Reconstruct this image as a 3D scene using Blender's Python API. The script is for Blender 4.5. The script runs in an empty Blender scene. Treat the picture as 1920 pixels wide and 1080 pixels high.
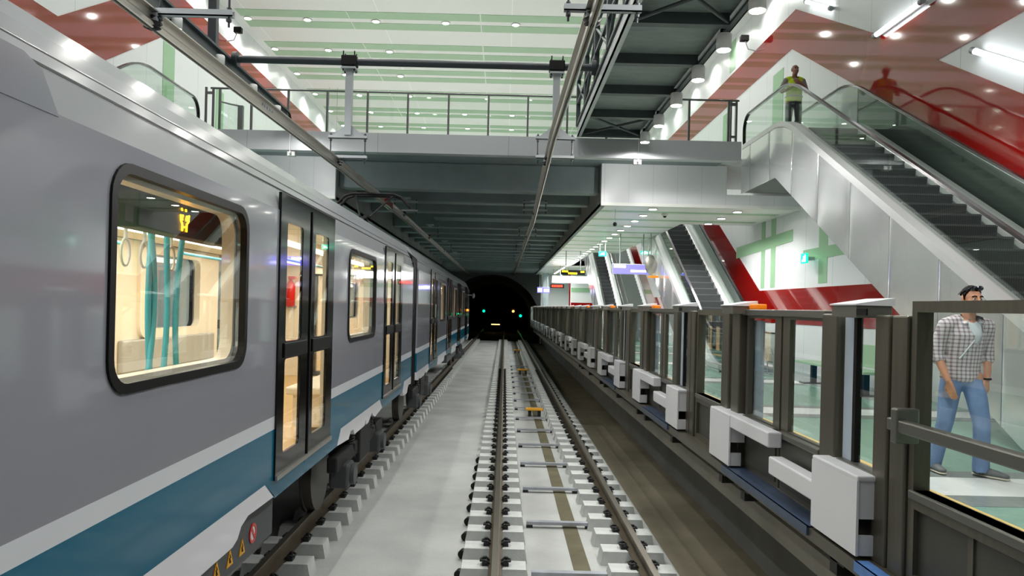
import bpy, bmesh, math, random
from mathutils import Vector, Matrix
from mathutils.geometry import tessellate_polygon
random.seed(7)
S = bpy.context.scene
COL = S.collection
PI = math.pi

# ------------------------------------------------------------------ camera, world, exposure
EYE = 2.45                      # eye height above the rail heads
F = 1350.0                      # focal length in pixels of a 1920 wide frame
cam = bpy.data.cameras.new('camera'); camo = bpy.data.objects.new('camera', cam); COL.objects.link(camo)
camo.location = (0, 0, EYE)
camo.rotation_euler = (Matrix.Rotation(PI/2, 4, 'X') @ Matrix.Rotation(math.radians(1.4), 4, 'Z')).to_euler()
cam.sensor_width = 36.0; cam.lens = 36.0*F/1920.0
cam.shift_x = 14/1920.0; cam.shift_y = 35/1920.0
cam.clip_start = 0.05; cam.clip_end = 400
S.camera = camo
W = bpy.data.worlds.new('world'); S.world = W; W.use_nodes = True
W.node_tree.nodes['Background'].inputs[0].default_value = (0.55, 0.62, 0.68, 1)
W.node_tree.nodes['Background'].inputs[1].default_value = 0.02
S.view_settings.view_transform = 'Standard'; S.view_settings.look = 'None'
S.view_settings.gamma = 1.0; S.view_settings.use_curve_mapping = False
S.view_settings.exposure = 0.5
S.cycles.max_bounces = 7; S.cycles.diffuse_bounces = 4; S.cycles.glossy_bounces = 4
S.cycles.transparent_max_bounces = 24; S.cycles.transmission_bounces = 6
S.cycles.caustics_reflective = False; S.cycles.caustics_refractive = False
S.cycles.sample_clamp_indirect = 6.0

HALL_W = 95.0
NEAR_W = 150.0                  # unseen downlights added to light the near end of the tracks
#                  # each recessed hall downlight
PLAT_W = 165.0                   # each platform ceiling downlight
CYL_W = 120.0                    # cylinder downlights under the gantry
TUBE_E = 5.0                   # emission of the fluorescent tubes
CAR_W = 40.0                    # saloon light per strip

# ------------------------------------------------------------------ materials
def lin(c):
    f = lambda v: v/12.92 if v <= 0.04045 else ((v+0.055)/1.055)**2.4
    return tuple(f(v/255.0) for v in c) + (1.0,)
MATS = {}
def mat(name, rgb, rough=0.5, metal=0.0, noise=0.0, nscale=3.0, bump=0.0, bscale=30.0, emit=None, estr=0.0,
        seam=None, spec=0.5, coat=0.0, stretch=(1, 1, 1), rnoise=0.0):
    m = bpy.data.materials.new(name); m.use_nodes = True
    nt = m.node_tree; n = nt.nodes; L = nt.links; b = n['Principled BSDF']
    b.inputs['Base Color'].default_value = lin(rgb); b.inputs['Roughness'].default_value = rough
    b.inputs['Metallic'].default_value = metal; b.inputs['Specular IOR Level'].default_value = spec
    b.inputs['Coat Weight'].default_value = coat; b.inputs['Coat Roughness'].default_value = 0.04
    tc = n.new('ShaderNodeTexCoord'); mp = n.new('ShaderNodeMapping'); mp.inputs['Scale'].default_value = stretch
    L.new(tc.outputs['Object'], mp.inputs[0])
    col = None
    if noise > 0:
        t = n.new('ShaderNodeTexNoise'); t.inputs['Scale'].default_value = nscale; t.inputs['Detail'].default_value = 6
        L.new(mp.outputs[0], t.inputs['Vector'])
        r = n.new('ShaderNodeMapRange'); r.inputs[1].default_value = .3; r.inputs[2].default_value = .7
        r.inputs[3].default_value = 1-noise; r.inputs[4].default_value = 1+noise*.6
        L.new(t.outputs['Fac'], r.inputs[0])
        mx = n.new('ShaderNodeMix'); mx.data_type = 'RGBA'; mx.blend_type = 'MULTIPLY'; mx.inputs[0].default_value = 1
        mx.inputs[6].default_value = lin(rgb); L.new(r.outputs[0], mx.inputs[7]); col = mx.outputs[2]
        if rnoise > 0:
            rr = n.new('ShaderNodeMapRange'); rr.inputs[1].default_value = .3; rr.inputs[2].default_value = .7
            rr.inputs[3].default_value = max(0.02, rough-rnoise); rr.inputs[4].default_value = rough+rnoise
            L.new(t.outputs['Fac'], rr.inputs[0]); L.new(rr.outputs[0], b.inputs['Roughness'])
    if seam:                                    # seam = (axis index, period, width, darkening)
        for (ax, per, wd, dk) in seam:
            sp = n.new('ShaderNodeSeparateXYZ'); L.new(tc.outputs['Object'], sp.inputs[0])
            d = n.new('ShaderNodeMath'); d.operation = 'DIVIDE'; L.new(sp.outputs[ax], d.inputs[0]); d.inputs[1].default_value = per
            fr = n.new('ShaderNodeMath'); fr.operation = 'FRACT'; L.new(d.outputs[0], fr.inputs[0])
            lt = n.new('ShaderNodeMath'); lt.operation = 'LESS_THAN'; L.new(fr.outputs[0], lt.inputs[0]); lt.inputs[1].default_value = wd/per
            mx = n.new('ShaderNodeMix'); mx.data_type = 'RGBA'; mx.blend_type = 'MIX'
            L.new(lt.outputs[0], mx.inputs[0])
            if col is None: mx.inputs[6].default_value = lin(rgb)
            else: L.new(col, mx.inputs[6])
            c = lin(rgb); mx.inputs[7].default_value = (c[0]*dk, c[1]*dk, c[2]*dk, 1); col = mx.outputs[2]
    if col is not None: L.new(col, b.inputs['Base Color'])
    if bump > 0:
        t2 = n.new('ShaderNodeTexNoise'); t2.inputs['Scale'].default_value = bscale; t2.inputs['Detail'].default_value = 1.0 if bscale < 2 else 3
        L.new(mp.outputs[0], t2.inputs['Vector'])
        bp = n.new('ShaderNodeBump'); bp.inputs['Strength'].default_value = bump; bp.inputs['Distance'].default_value = 0.05
        L.new(t2.outputs['Fac'], bp.inputs['Height']); L.new(bp.outputs[0], b.inputs['Normal'])
    if emit:
        b.inputs['Emission Color'].default_value = lin(emit); b.inputs['Emission Strength'].default_value = estr
    MATS[name] = m
    return m
def glass(name, tint, f0=0.06, rough=0.0):
    m = bpy.data.materials.new(name); m.use_nodes = True
    nt = m.node_tree; n = nt.nodes; L = nt.links; n.remove(n['Principled BSDF']); out = n['Material Output']
    tr = n.new('ShaderNodeBsdfTransparent'); tr.inputs[0].default_value = tint + (1,)
    gl = n.new('ShaderNodeBsdfGlossy'); gl.inputs['Roughness'].default_value = rough; gl.inputs[0].default_value = (.9, .95, .93, 1)
    lw = n.new('ShaderNodeLayerWeight'); lw.inputs[0].default_value = .5
    pw = n.new('ShaderNodeMath'); pw.operation = 'POWER'; pw.inputs[1].default_value = 5.0
    L.new(lw.outputs['Facing'], pw.inputs[0])
    ml = n.new('ShaderNodeMath'); ml.operation = 'MULTIPLY_ADD'; ml.inputs[1].default_value = .75; ml.inputs[2].default_value = f0*.6
    ml.use_clamp = True
    L.new(pw.outputs[0], ml.inputs[0]); mx = n.new('ShaderNodeMixShader')
    L.new(ml.outputs[0], mx.inputs[0]); L.new(tr.outputs[0], mx.inputs[1]); L.new(gl.outputs[0], mx.inputs[2])
    L.new(mx.outputs[0], out.inputs[0]); MATS[name] = m
    return m

M_white = mat('white_wall_panel', (222, 226, 228), .32, seam=[(1, 1.5, .012, .55)])
M_ceil = mat('white_ceiling_panel', (230, 232, 230), .5, seam=[(0, 4.25, .03, 1.15)])
M_pceil = mat('platform_ceiling_panel', (240, 240, 237), .4, seam=[(1, 1.32, .05, .72)])
M_green = mat('green_panel', (158, 190, 158), .4)
M_greenw = mat('green_wall_strip', (146, 186, 148), .35)
M_red = mat('red_enamel_panel', (140, 15, 12), .07, spec=.8, coat=.6)
M_fascia = mat('grey_fascia_panel', (176, 180, 184), .4, metal=.2, seam=[(0, 3.0, .012, .6)])
M_soffit = mat('pale_soffit_panel', (228, 230, 234), .4, seam=[(0, 0.62, .008, .75)])
M_dark = mat('dark_green_steel', (58, 68, 70), .5, noise=.15, nscale=2)
M_beam = mat('dark_painted_concrete', (124, 136, 139), .6, noise=.15, nscale=1.2)
M_panel = mat('steel_plank_underside', (124, 134, 134), .55, noise=.2, nscale=3, stretch=(1, 4, 1))
M_conc = mat('track_concrete', (168, 171, 169), .75, noise=.2, nscale=1.1, bump=.15, bscale=25)
M_block = mat('sleeper_concrete', (188, 192, 190), .75, noise=.12, nscale=6, bump=.12, bscale=60)
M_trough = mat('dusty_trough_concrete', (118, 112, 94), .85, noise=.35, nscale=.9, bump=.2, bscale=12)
M_drain = mat('drain_channel', (92, 88, 66), .8, noise=.25, nscale=3)
M_edgec = mat('edge_beam_concrete', (140, 138, 130), .8, noise=.15, nscale=2)
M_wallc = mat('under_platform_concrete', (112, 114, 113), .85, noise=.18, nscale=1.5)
M_side = mat('coffer_side_concrete', (138, 142, 140), .7, noise=.15, nscale=1, seam=[(1, 2.2, .05, .5)])
M_rail = mat('rail_steel', (92, 82, 66), .45, metal=.6, noise=.2, nscale=5)
M_railtop = mat('rail_running_surface', (170, 164, 152), .28, metal=.9)
M_clip = mat('clip_steel', (34, 36, 36), .5, metal=.3)
M_strap = mat('galvanised_strap', (160, 164, 172), .45, metal=.3, noise=.2, nscale=8)
M_yellow = mat('yellow_paint', (236, 170, 24), .45)
M_alu = mat('aluminium', (196, 192, 184), .3, metal=.95, noise=.08, nscale=4, stretch=(6, .4, 6))
M_galv = mat('galvanised_grey', (168, 174, 178), .45, metal=.3)
M_darkpipe = mat('dark_pipe_paint', (44, 50, 56), .45)
M_black = mat('black_plastic', (12, 12, 13), .55, spec=.25)
M_rubber = mat('black_rubber', (9, 9, 10), .45, spec=.25)
M_lens = mat('lamp_lens', (255, 255, 255), .4, emit=(255, 252, 244), estr=14.0)
M_lensp = mat('platform_lamp_lens', (255, 255, 255), .4, emit=(255, 252, 244), estr=12.0)
M_tube = mat('fluorescent_tube', (255, 255, 255), .4, emit=(248, 252, 255), estr=TUBE_E)
M_lampw = mat('white_lamp_housing', (225, 226, 226), .4)
# train
M_tgrey = mat('grey_train_paint', (146, 148, 157), .09, spec=.5, coat=.4)
M_tlight = mat('light_grey_train_paint', (150, 153, 157), .14, spec=.35)
M_tband = mat('silver_band_paint', (212, 217, 223), .22, coat=.2)
M_teal = mat('teal_train_paint', (16, 98, 127), .16, coat=.12, spec=.35)
M_tskirt = mat('white_skirt_paint', (224, 226, 232), .22, coat=.4)
M_tdoor = mat('black_door_gloss', (12, 12, 13), .1, spec=.35)
M_under = mat('underframe_grey', (74, 78, 80), .5)
M_undark = mat('underframe_black', (26, 28, 28), .6)
M_cream = mat('cream_interior', (240, 232, 214), .35)
M_creamd = mat('wood_tone_floor', (206, 172, 116), .4, noise=.06, nscale=4)
M_seatg = mat('grey_seat_panel', (170, 170, 164), .35)
M_tealpole = mat('teal_pole_paint', (66, 166, 188), .25)
M_amber = mat('amber_led', (255, 170, 10), .4, emit=(255, 176, 10), estr=9.0)
M_redp = mat('red_paint', (206, 30, 24), .3)
M_wheel = mat('wheel_steel', (96, 92, 86), .45, metal=.7)
# gates, escalators, floor
M_frame = mat('bronze_stainless', (100, 97, 86), .35, metal=.5, noise=.12, nscale=5, stretch=(6, 6, .5))
M_header = mat('gate_header_metal', (126, 126, 120), .38, metal=.75)
M_cap = mat('white_header_cap', (222, 224, 228), .35)
M_box = mat('grey_white_cover', (214, 216, 220), .4)
M_plate = mat('pale_film_plate', (176, 190, 202), .35, noise=.1, nscale=3)
M_kick = mat('dark_kick_panel', (84, 84, 78), .4, metal=.5)
M_film = mat('blue_film', (84, 128, 190), .35, noise=.2, nscale=12)
M_filmd = mat('dark_blue_film', (62, 76, 100), .35, noise=.2, nscale=8)
M_orange = mat('orange_lamp', (255, 140, 10), .35, emit=(255, 130, 5), estr=.12)
M_ffloor = mat('green_terrazzo', (132, 170, 154), .22, noise=.08, nscale=18)
M_fwhite = mat('white_terrazzo', (226, 230, 228), .25)
M_fgrey = mat('grey_terrazzo', (128, 136, 134), .25, noise=.08, nscale=16)
M_ftact = mat('tactile_yellow', (222, 190, 110), .5, bump=.2, bscale=60)
M_mezz = mat('mezzanine_floor', (196, 200, 196), .22, noise=.05, nscale=6)
M_ss = mat('stainless_cladding', (226, 228, 230), .2, metal=.72, bump=.35, bscale=.75, stretch=(1, 1, .55), seam=[(1, 1.25, .012, .35)])
def bulge():
    m = MATS['stainless_cladding']; nt = m.node_tree; n = nt.nodes; L = nt.links
    bp = [q for q in n if q.type == 'BUMP'][0]; src = bp.inputs['Height'].links[0].from_socket
    tc = n.new('ShaderNodeTexCoord'); sp = n.new('ShaderNodeSeparateXYZ'); L.new(tc.outputs['Object'], sp.inputs[0])
    d = n.new('ShaderNodeMath'); d.operation = 'MULTIPLY'; d.inputs[1].default_value = PI/1.25; L.new(sp.outputs[1], d.inputs[0])
    si = n.new('ShaderNodeMath'); si.operation = 'SINE'; L.new(d.outputs[0], si.inputs[0])
    ab = n.new('ShaderNodeMath'); ab.operation = 'ABSOLUTE'; L.new(si.outputs[0], ab.inputs[0])
    pw = n.new('ShaderNodeMath'); pw.operation = 'POWER'; pw.inputs[1].default_value = .4; L.new(ab.outputs[0], pw.inputs[0])
    ml = n.new('ShaderNodeMath'); ml.operation = 'MULTIPLY_ADD'; ml.inputs[1].default_value = .8; L.new(pw.outputs[0], ml.inputs[0]); L.new(src, ml.inputs[2])
    L.new(ml.outputs[0], bp.inputs['Height']); bp.inputs['Strength'].default_value = .8
bulge()
M_ssr = mat('brushed_deck', (200, 202, 204), .3, metal=.9)
M_deck = mat('pale_deck_profile', (200, 202, 203), .32, metal=.35)
M_step = mat('escalator_step', (104, 110, 112), .45, metal=.2, seam=[(0, .03, .012, .45)])
M_riser = mat('step_riser', (66, 71, 73), .5, seam=[(0, .03, .012, .5)])
M_hand = mat('black_handrail', (18, 19, 20), .22)
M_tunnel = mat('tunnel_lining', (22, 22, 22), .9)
M_grab = mat('brushed_rail_steel', (110, 112, 112), .35, metal=.8)
# people
M_skin = mat('skin', (205, 150, 120), .5)
M_skin2 = mat('tan_skin', (150, 104, 84), .5)
M_hair = mat('dark_hair', (13, 11, 10), .6, spec=.1)
M_jeans = mat('denim', (122, 150, 194), .8, noise=.22, nscale=7)
M_tee = mat('pale_tee', (222, 234, 240), .8)
M_shoe = mat('grey_shoe', (112, 116, 118), .7)
M_sole = mat('pale_sole', (206, 200, 184), .7)
M_vest = mat('hi_vis_yellow', (206, 232, 30), .6)
M_shirtg = mat('grey_shirt', (150, 146, 140), .8)
M_trous = mat('dark_trousers', (48, 54, 62), .8)
def plaid():
    m = mat('plaid_cotton', (172, 168, 172), .85)
    nt = m.node_tree; n = nt.nodes; L = nt.links; b = n['Principled BSDF']
    tc = n.new('ShaderNodeTexCoord'); sp = n.new('ShaderNodeSeparateXYZ'); L.new(tc.outputs['Object'], sp.inputs[0])
    outs = []
    for ax in (0, 2):
        s = n.new('ShaderNodeMath'); s.operation = 'DIVIDE'; s.inputs[1].default_value = .036; L.new(sp.outputs[ax], s.inputs[0])
        f = n.new('ShaderNodeMath'); f.operation = 'FRACT'; L.new(s.outputs[0], f.inputs[0])
        g = n.new('ShaderNodeMath'); g.operation = 'LESS_THAN'; g.inputs[1].default_value = .38; L.new(f.outputs[0], g.inputs[0])
        outs.append(g.outputs[0])
    a = n.new('ShaderNodeMath'); a.operation = 'ADD'; L.new(outs[0], a.inputs[0]); L.new(outs[1], a.inputs[1])
    r = n.new('ShaderNodeValToRGB'); e = r.color_ramp.elements
    e[0].position = 0; e[0].color = lin((222, 219, 222)); e[1].position = 1; e[1].color = lin((132, 118, 130))
    x = r.color_ramp.elements.new(.5); x.color = lin((180, 170, 178))
    h = n.new('ShaderNodeMath'); h.operation = 'MULTIPLY'; h.inputs[1].default_value = .5; L.new(a.outputs[0], h.inputs[0])
    L.new(h.outputs[0], r.inputs[0]); L.new(r.outputs[0], b.inputs['Base Color'])
    return m
M_plaid = plaid()
G_gate = glass('gate_glass', (.945, .965, .955), .06)
G_bal = glass('balustrade_glass', (.90, .935, .915), .07)
G_train = glass('train_window_glass', (.965, .97, .96), .12)
G_door = glass('train_door_glass', (.95, .95, .93), .10)
G_rail = glass('railing_glass', (.94, .97, .95), .05)
def sign(name, rgb, s): return mat(name, rgb, .4, emit=rgb, estr=s)
M_blue = sign('blue_sign_face', (96, 92, 240), 1.6)
M_signw = sign('white_sign_letters', (255, 255, 255), 3.0)
M_exit = sign('green_exit_face', (20, 190, 150), 1.4)
M_ledy = sign('yellow_led_text', (255, 220, 30), 3.0)
M_ledr = sign('red_led_text', (255, 40, 20), 5.0)
M_lightbox = sign('lightbox_face', (255, 252, 252), 9.0)
M_cyan = sign('cyan_sign_face', (150, 200, 255), 2.5)
M_sigg = sign('green_signal', (0, 230, 140), 6.0)
M_sigo = sign('orange_signal', (255, 150, 50), 8.0)
M_warm = sign('warm_lamp', (255, 200, 120), 2.0)

# ------------------------------------------------------------------ mesh builder
class MB:
    def __init__(s): s.v = []; s.f = []; s.sm = []
    def _a(s, vs, fs, sm=False):
        o = len(s.v); s.v += [tuple(p) for p in vs]; s.f += [tuple(i+o for i in f) for f in fs]; s.sm += [sm]*len(fs); return s
    def box(s, x0, x1, y0, y1, z0, z1, ch=0.0):
        if x0 > x1: x0, x1 = x1, x0
        if y0 > y1: y0, y1 = y1, y0
        if z0 > z1: z0, z1 = z1, z0
        if ch <= 0:
            v = [(x, y, z) for z in (z0, z1) for y in (y0, y1) for x in (x0, x1)]
            return s._a(v, [(0, 2, 3, 1), (4, 5, 7, 6), (0, 1, 5, 4), (2, 6, 7, 3), (0, 4, 6, 2), (1, 3, 7, 5)])
        bm = bmesh.new(); bmesh.ops.create_cube(bm, size=1)
        for p in bm.verts: p.co = Vector(((x0+x1)/2+p.co.x*(x1-x0), (y0+y1)/2+p.co.y*(y1-y0), (z0+z1)/2+p.co.z*(z1-z0)))
        bmesh.ops.bevel(bm, geom=list(bm.edges), offset=ch, segments=2, affect='EDGES', profile=.5)
        return s.bm(bm)
    def bm(s, bm, sm=False):
        bm.verts.ensure_lookup_table(); bm.verts.index_update()
        s._a([p.co[:] for p in bm.verts], [tuple(p.index for p in f.verts) for f in bm.faces], sm); bm.free(); return s
    def prism(s, poly, axis, a0, a1, holes=()):
        """poly: 2-D loop; axis 0: (y,z) loop extruded along x; 1: (x,z) along y; 2: (x,y) along z"""
        def P(p, a): return (a, p[0], p[1]) if axis == 0 else ((p[0], a, p[1]) if axis == 1 else (p[0], p[1], a))
        loops = [list(poly)]+[list(h) for h in holes]; flat = [p for l in loops for p in l]; N = len(flat)
        tris = tessellate_polygon([[Vector((p[0], p[1], 0)) for p in l] for l in loops])
        vs = [P(p, a0) for p in flat]+[P(p, a1) for p in flat]; fs = []
        if not holes:
            fs.append(tuple(range(N))[::-1]); fs.append(tuple(range(N, 2*N)))
        else:
            for t in tris: fs.append(tuple(t)); fs.append(tuple(i+N for i in t)[::-1])
        o = 0
        for l in loops:
            n = len(l)
            for i in range(n):
                j = (i+1) % n; fs.append((o+i, o+j, o+j+N, o+i+N))
            o += n
        bm = bmesh.new(); bv = [bm.verts.new(v) for v in vs]
        for f in fs:
            try: bm.faces.new([bv[i] for i in f])
            except ValueError: pass
        bmesh.ops.recalc_face_normals(bm, faces=list(bm.faces))
        return s.bm(bm)
    def tube(s, pts, r, n=10, cap=True, flat=1.0):
        pts = [Vector(p) for p in pts]; rs = r if isinstance(r, (list, tuple)) else [r]*len(pts); rings = []; up = None
        for i, p in enumerate(pts):
            d = (pts[min(i+1, len(pts)-1)]-pts[max(i-1, 0)]).normalized()
            if up is None: up = Vector((0, 0, 1)) if abs(d.z) < .9 else Vector((1, 0, 0))
            a = d.cross(up)
            if a.length < 1e-5: a = d.cross(Vector((0, 1, 0)))
            a.normalize(); b = a.cross(d).normalized(); up = b
            rings.append([p+a*math.cos(2*PI*k/n)*rs[i]+b*math.sin(2*PI*k/n)*rs[i]*flat for k in range(n)])
        v = [q for R in rings for q in R]; f = []
        for i in range(len(pts)-1):
            for k in range(n): f.append((i*n+k, i*n+(k+1) % n, (i+1)*n+(k+1) % n, (i+1)*n+k))
        s._a(v, f, True)
        if cap:
            s._a(rings[0], [tuple(range(n))[::-1]]); s._a(rings[-1], [tuple(range(n))])
        return s
    def cyl(s, p0, p1, r, n=16): return s.tube([p0, p1], r, n)
    def ball(s, c, r, n=12):
        bm = bmesh.new(); bmesh.ops.create_uvsphere(bm, u_segments=n, v_segments=max(6, n*2//3), radius=1)
        r = (r, r, r) if not isinstance(r, (tuple, list)) else r
        for p in bm.verts: p.co = Vector((c[0]+p.co.x*r[0], c[1]+p.co.y*r[1], c[2]+p.co.z*r[2]))
        return s.bm(bm, True)
    def lathe(s, c, prof, n=20):
        """profile of (r, z) turned about a vertical axis through c"""
        v = []; f = []
        for (r, z) in prof:
            for k in range(n): v.append((c[0]+r*math.cos(2*PI*k/n), c[1]+r*math.sin(2*PI*k/n), c[2]+z))
        for i in range(len(prof)-1):
            for k in range(n): f.append((i*n+k, i*n+(k+1) % n, (i+1)*n+(k+1) % n, (i+1)*n+k))
        s._a(v, f, True); s._a(v[:n], [tuple(range(n))[::-1]]); s._a(v[-n:], [tuple(range(n))]); return s
    def sweep(s, sec, path):
        """closed section of (a, b) in x, normal along a (y, z) path"""
        n = len(sec); v = []; f = []
        for i, p in enumerate(path):
            q0 = path[max(i-1, 0)]; q1 = path[min(i+1, len(path)-1)]
            dy, dz = q1[0]-q0[0], q1[1]-q0[1]; l = math.hypot(dy, dz); ny, nz = -dz/l, dy/l
            for (a, b) in sec: v.append((a, p[0]+ny*b, p[1]+nz*b))
        for i in range(len(path)-1):
            for k in range(n): f.append((i*n+k, i*n+(k+1) % n, (i+1)*n+(k+1) % n, (i+1)*n+k))
        f.append(tuple(range(n))[::-1]); f.append(tuple(range((len(path)-1)*n, len(path)*n)))
        bm = bmesh.new(); bv = [bm.verts.new(p) for p in v]
        for q in f: bm.faces.new([bv[i] for i in q])
        bmesh.ops.recalc_face_normals(bm, faces=list(bm.faces)); return s.bm(bm)
    def build(s, name, m, parent=None, label=None):
        off = wloc(parent) if parent else Vector((0, 0, 0))
        q_ = parent
        while q_ is not None:
            if 'figure_base' in q_: off = Vector((0, 0, 0))
            q_ = q_.parent
        me = bpy.data.meshes.new(name); me.from_pydata([(p[0]-off.x, p[1]-off.y, p[2]-off.z) for p in s.v], [], s.f)
        me.polygons.foreach_set('use_smooth', s.sm); me.materials.append(m); me.update()
        o = bpy.data.objects.new(name, me); COL.objects.link(o)
        if parent: o.parent = parent
        if label: o['label'] = label
        return o
def wloc(o):
    v = Vector((0, 0, 0))
    while o is not None: v = v+o.location; o = o.parent
    return v
def tag(o, label, cat, group=None, kind=None):
    o['label'] = label; o['category'] = cat
    if group: o['group'] = group
    if kind: o['kind'] = kind
    return o
def thing(name, label, cat, loc=(0, 0, 0), group=None):
    o = bpy.data.objects.new(name, None); COL.objects.link(o); o.location = loc; o.empty_display_size = .2
    return tag(o, label, cat, group)
def struct(mb, name, m):
    o = mb.build(name, m); o['kind'] = 'structure'; return o
def dup(root, loc, label=None, group=None):
    r = root.copy(); COL.objects.link(r); r.location = loc
    if label: r['label'] = label
    if group: r['group'] = group
    def rec(a, b):
        for ch in list(a.children):
            c = ch.copy(); COL.objects.link(c); c.parent = b; rec(ch, c)
    rec(root, r)
    return r
def lamp(kind, name, parent, loc, W_, rot=(0, 0, 0), size=.1, spot=None, blend=.5, col=(1, .98, .94), sy=None):
    l = bpy.data.lights.new(name, kind); l.energy = W_; l.color = col
    if kind == 'SPOT': l.spot_size = math.radians(spot); l.spot_blend = blend; l.shadow_soft_size = size
    elif kind == 'AREA':
        l.shape = 'RECTANGLE' if sy else 'DISK'; l.size = size
        if sy: l.size_y = sy
    else: l.shadow_soft_size = size
    o = bpy.data.objects.new(name, l); COL.objects.link(o); o.rotation_euler = rot
    off = wloc(parent) if parent else Vector((0, 0, 0)); o.location = Vector(loc)-off
    if parent: o.parent = parent
    return o
def rrect(y0, y1, z0, z1, r, n=6):
    p = []
    for (cy, cz, a) in ((y1-r, z1-r, 0), (y0+r, z1-r, 90), (y0+r, z0+r, 180), (y1-r, z0+r, 270)):
        for k in range(n+1):
            t = math.radians(a+90*k/n); p.append((cy+r*math.cos(t), cz+r*math.sin(t)))
    return p
ORD = ['first', 'second', 'third', 'fourth', 'fifth', 'sixth', 'seventh', 'eighth', 'ninth', 'tenth', 'eleventh', 'twelfth',
       'thirteenth', 'fourteenth', 'fifteenth', 'sixteenth', 'seventeenth', 'eighteenth', 'nineteenth', 'twentieth']
XR, XL, ZC = 7.5, -9.1, 11.7            # side walls and hall ceiling
ZP, ZM = 0.98, 6.35                     # platform and mezzanine floors
YE = 58.0                               # end of the station
T30 = math.tan(math.radians(30))
# ================================================================== THE SETTING
# trackbed
struct(MB().box(-10.5, 1.90, -3, YE, -.6, -.32), 'floor_trackbed', M_conc)
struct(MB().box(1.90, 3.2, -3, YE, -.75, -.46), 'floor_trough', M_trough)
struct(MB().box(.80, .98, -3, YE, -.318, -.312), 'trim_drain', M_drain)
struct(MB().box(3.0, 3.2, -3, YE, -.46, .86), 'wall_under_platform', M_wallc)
b = MB(); b.box(2.36, 3.0, -3, YE, .52, .70)
struct(b, 'trim_edge_beam', M_edgec)
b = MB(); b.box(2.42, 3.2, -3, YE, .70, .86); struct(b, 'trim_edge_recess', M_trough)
# platform
struct(MB().box(2.62, XR, -3, YE, .80, ZP), 'floor_platform', M_ffloor)
struct(MB().box(2.13, 2.62, -3, YE, .90, ZP+.004), 'trim_platform_edge', M_frame)
struct(MB().box(3.42, 3.66, -3, YE, ZP, ZP+.006), 'trim_tactile', M_ftact)
k = 0
for i in range(12):
    y = 6.28+4.62*i
    if y > YE-2: break
    struct(MB().box(2.64, XR-.02, y-.33, y+.33, ZP, ZP+.003), 'trim_%d' % (k+1), M_fwhite); k += 1
    struct(MB().box(2.64, XR-.02, y-.66, y-.33, ZP, ZP+.0025), 'trim_%d' % (k+1), M_fgrey); k += 1
    struct(MB().box(2.64, XR-.02, y+.33, y+.60, ZP, ZP+.0025), 'trim_%d' % (k+1), M_fgrey); k += 1
struct(MB().box(XR-1.1, XR-.01, 12.6, 22.0, ZP, ZP+.004), 'trim_bench_strip', M_fgrey)
# left platform and its underside
struct(MB().box(XL, -4.39, -3, YE, .1, ZP), 'floor_platform_left', M_ffloor)
# side walls
struct(MB().box(XR, XR+.3, -3, YE, -.6, ZC), 'wall_right', M_white)
struct(MB().box(XL-.3, XL, -3, YE, -.6, ZC), 'wall_left', M_white)
struct(MB().box(XL-.3, XR+.3, -3, YE+.3, ZC, ZC+.2), 'ceiling_hall', M_ceil)
b = MB().box(XL, XR, YE, YE+.3, ZM, ZC); struct(b, 'wall_far_hall', M_white)
struct(MB().box(XL-.3, XR+.3, -3.3, -3, -.6, ZC), 'wall_behind', M_wallc)
# red and green cladding, mirrored on both walls
def clad(poly, m, side, d=.012):
    global k
    k += 1
    x = XR if side > 0 else XL
    return struct(MB().prism(poly, 0, x-side*d, x), 'trim_%d' % k, m)
bigred = [(YE, 9.51), (YE, 10.48), (18.99, 10.48), (14.43, 8.05), (-2.9, 8.05), (-2.9, 6.96), (12.62, 6.96), (5.94, 3.10), (8.10, 3.10), (19.20, 9.51)]
clad(bigred, M_red, 1)
clad([(a, 10.76 if c > 10 else c) for a, c in bigred[:-4]]+[(12.62, 6.96), (2.25, .98), (4.4, .98), (19.20, 9.51)], M_red, -1)
clad([(-2.9, 2.18), (21.70, 2.18), (29.7, 6.8), (27.6, 6.8), (21.2, 3.10), (-2.9, 3.10)], M_red, 1)
clad([(15.5, 7.37), (8.1, 3.10), (9.9, 3.10), (15.5, 6.3)], mat('dark_grey_green_zone', (62, 70, 66), .3), 1)  # dark zone laid on the wall behind the escalator's far balustrade
clad([(33.2, 2.18), (36.6, 2.18), (44.6, 6.8), (42.7, 6.8), (36.3, 3.10), (33.2, 3.10)], M_red, 1)
for r in ((20.84, 21.12, 3.17, 5.16), (20.03, 20.36, 3.17, 5.16), (16.78, 17.24, 3.19, 4.9)):
    clad([(r[0], r[2]), (r[1], r[2]), (r[1], r[3]), (r[0], r[3])], M_greenw, 1)
clad([(18.84, 4.35), (23.4, 4.19), (23.4, 4.55), (18.84, 4.66)], M_greenw, 1, .014)
clad([(15.3, 3.80), (18.13, 3.77), (18.13, 4.05), (15.3, 4.06)], M_greenw, 1, .014)
for r in ((19.75, 20.5, 6.4, 9.2), (24.6, 25.2, 6.4, 9.3), (29.5, 30.1, 6.4, 9.3), (41.0, 41.6, 6.4, 9.3), (24.0, 24.6, 10.6, 11.6), (15.2, 15.8, 9.9, 11.6)):
    clad([(r[0], r[2]), (r[1], r[2]), (r[1], r[3]), (r[0], r[3])], M_greenw, 1)
for r in ((18.85, 19.5, 6.4, 9.2), (22.3, 22.9, 6.4, 9.0), (27.0, 29.0, 6.4, 7.3)):
    clad([(r[0], r[2]), (r[1], r[2]), (r[1], r[3]), (r[0], r[3])], M_greenw, -1)
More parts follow.
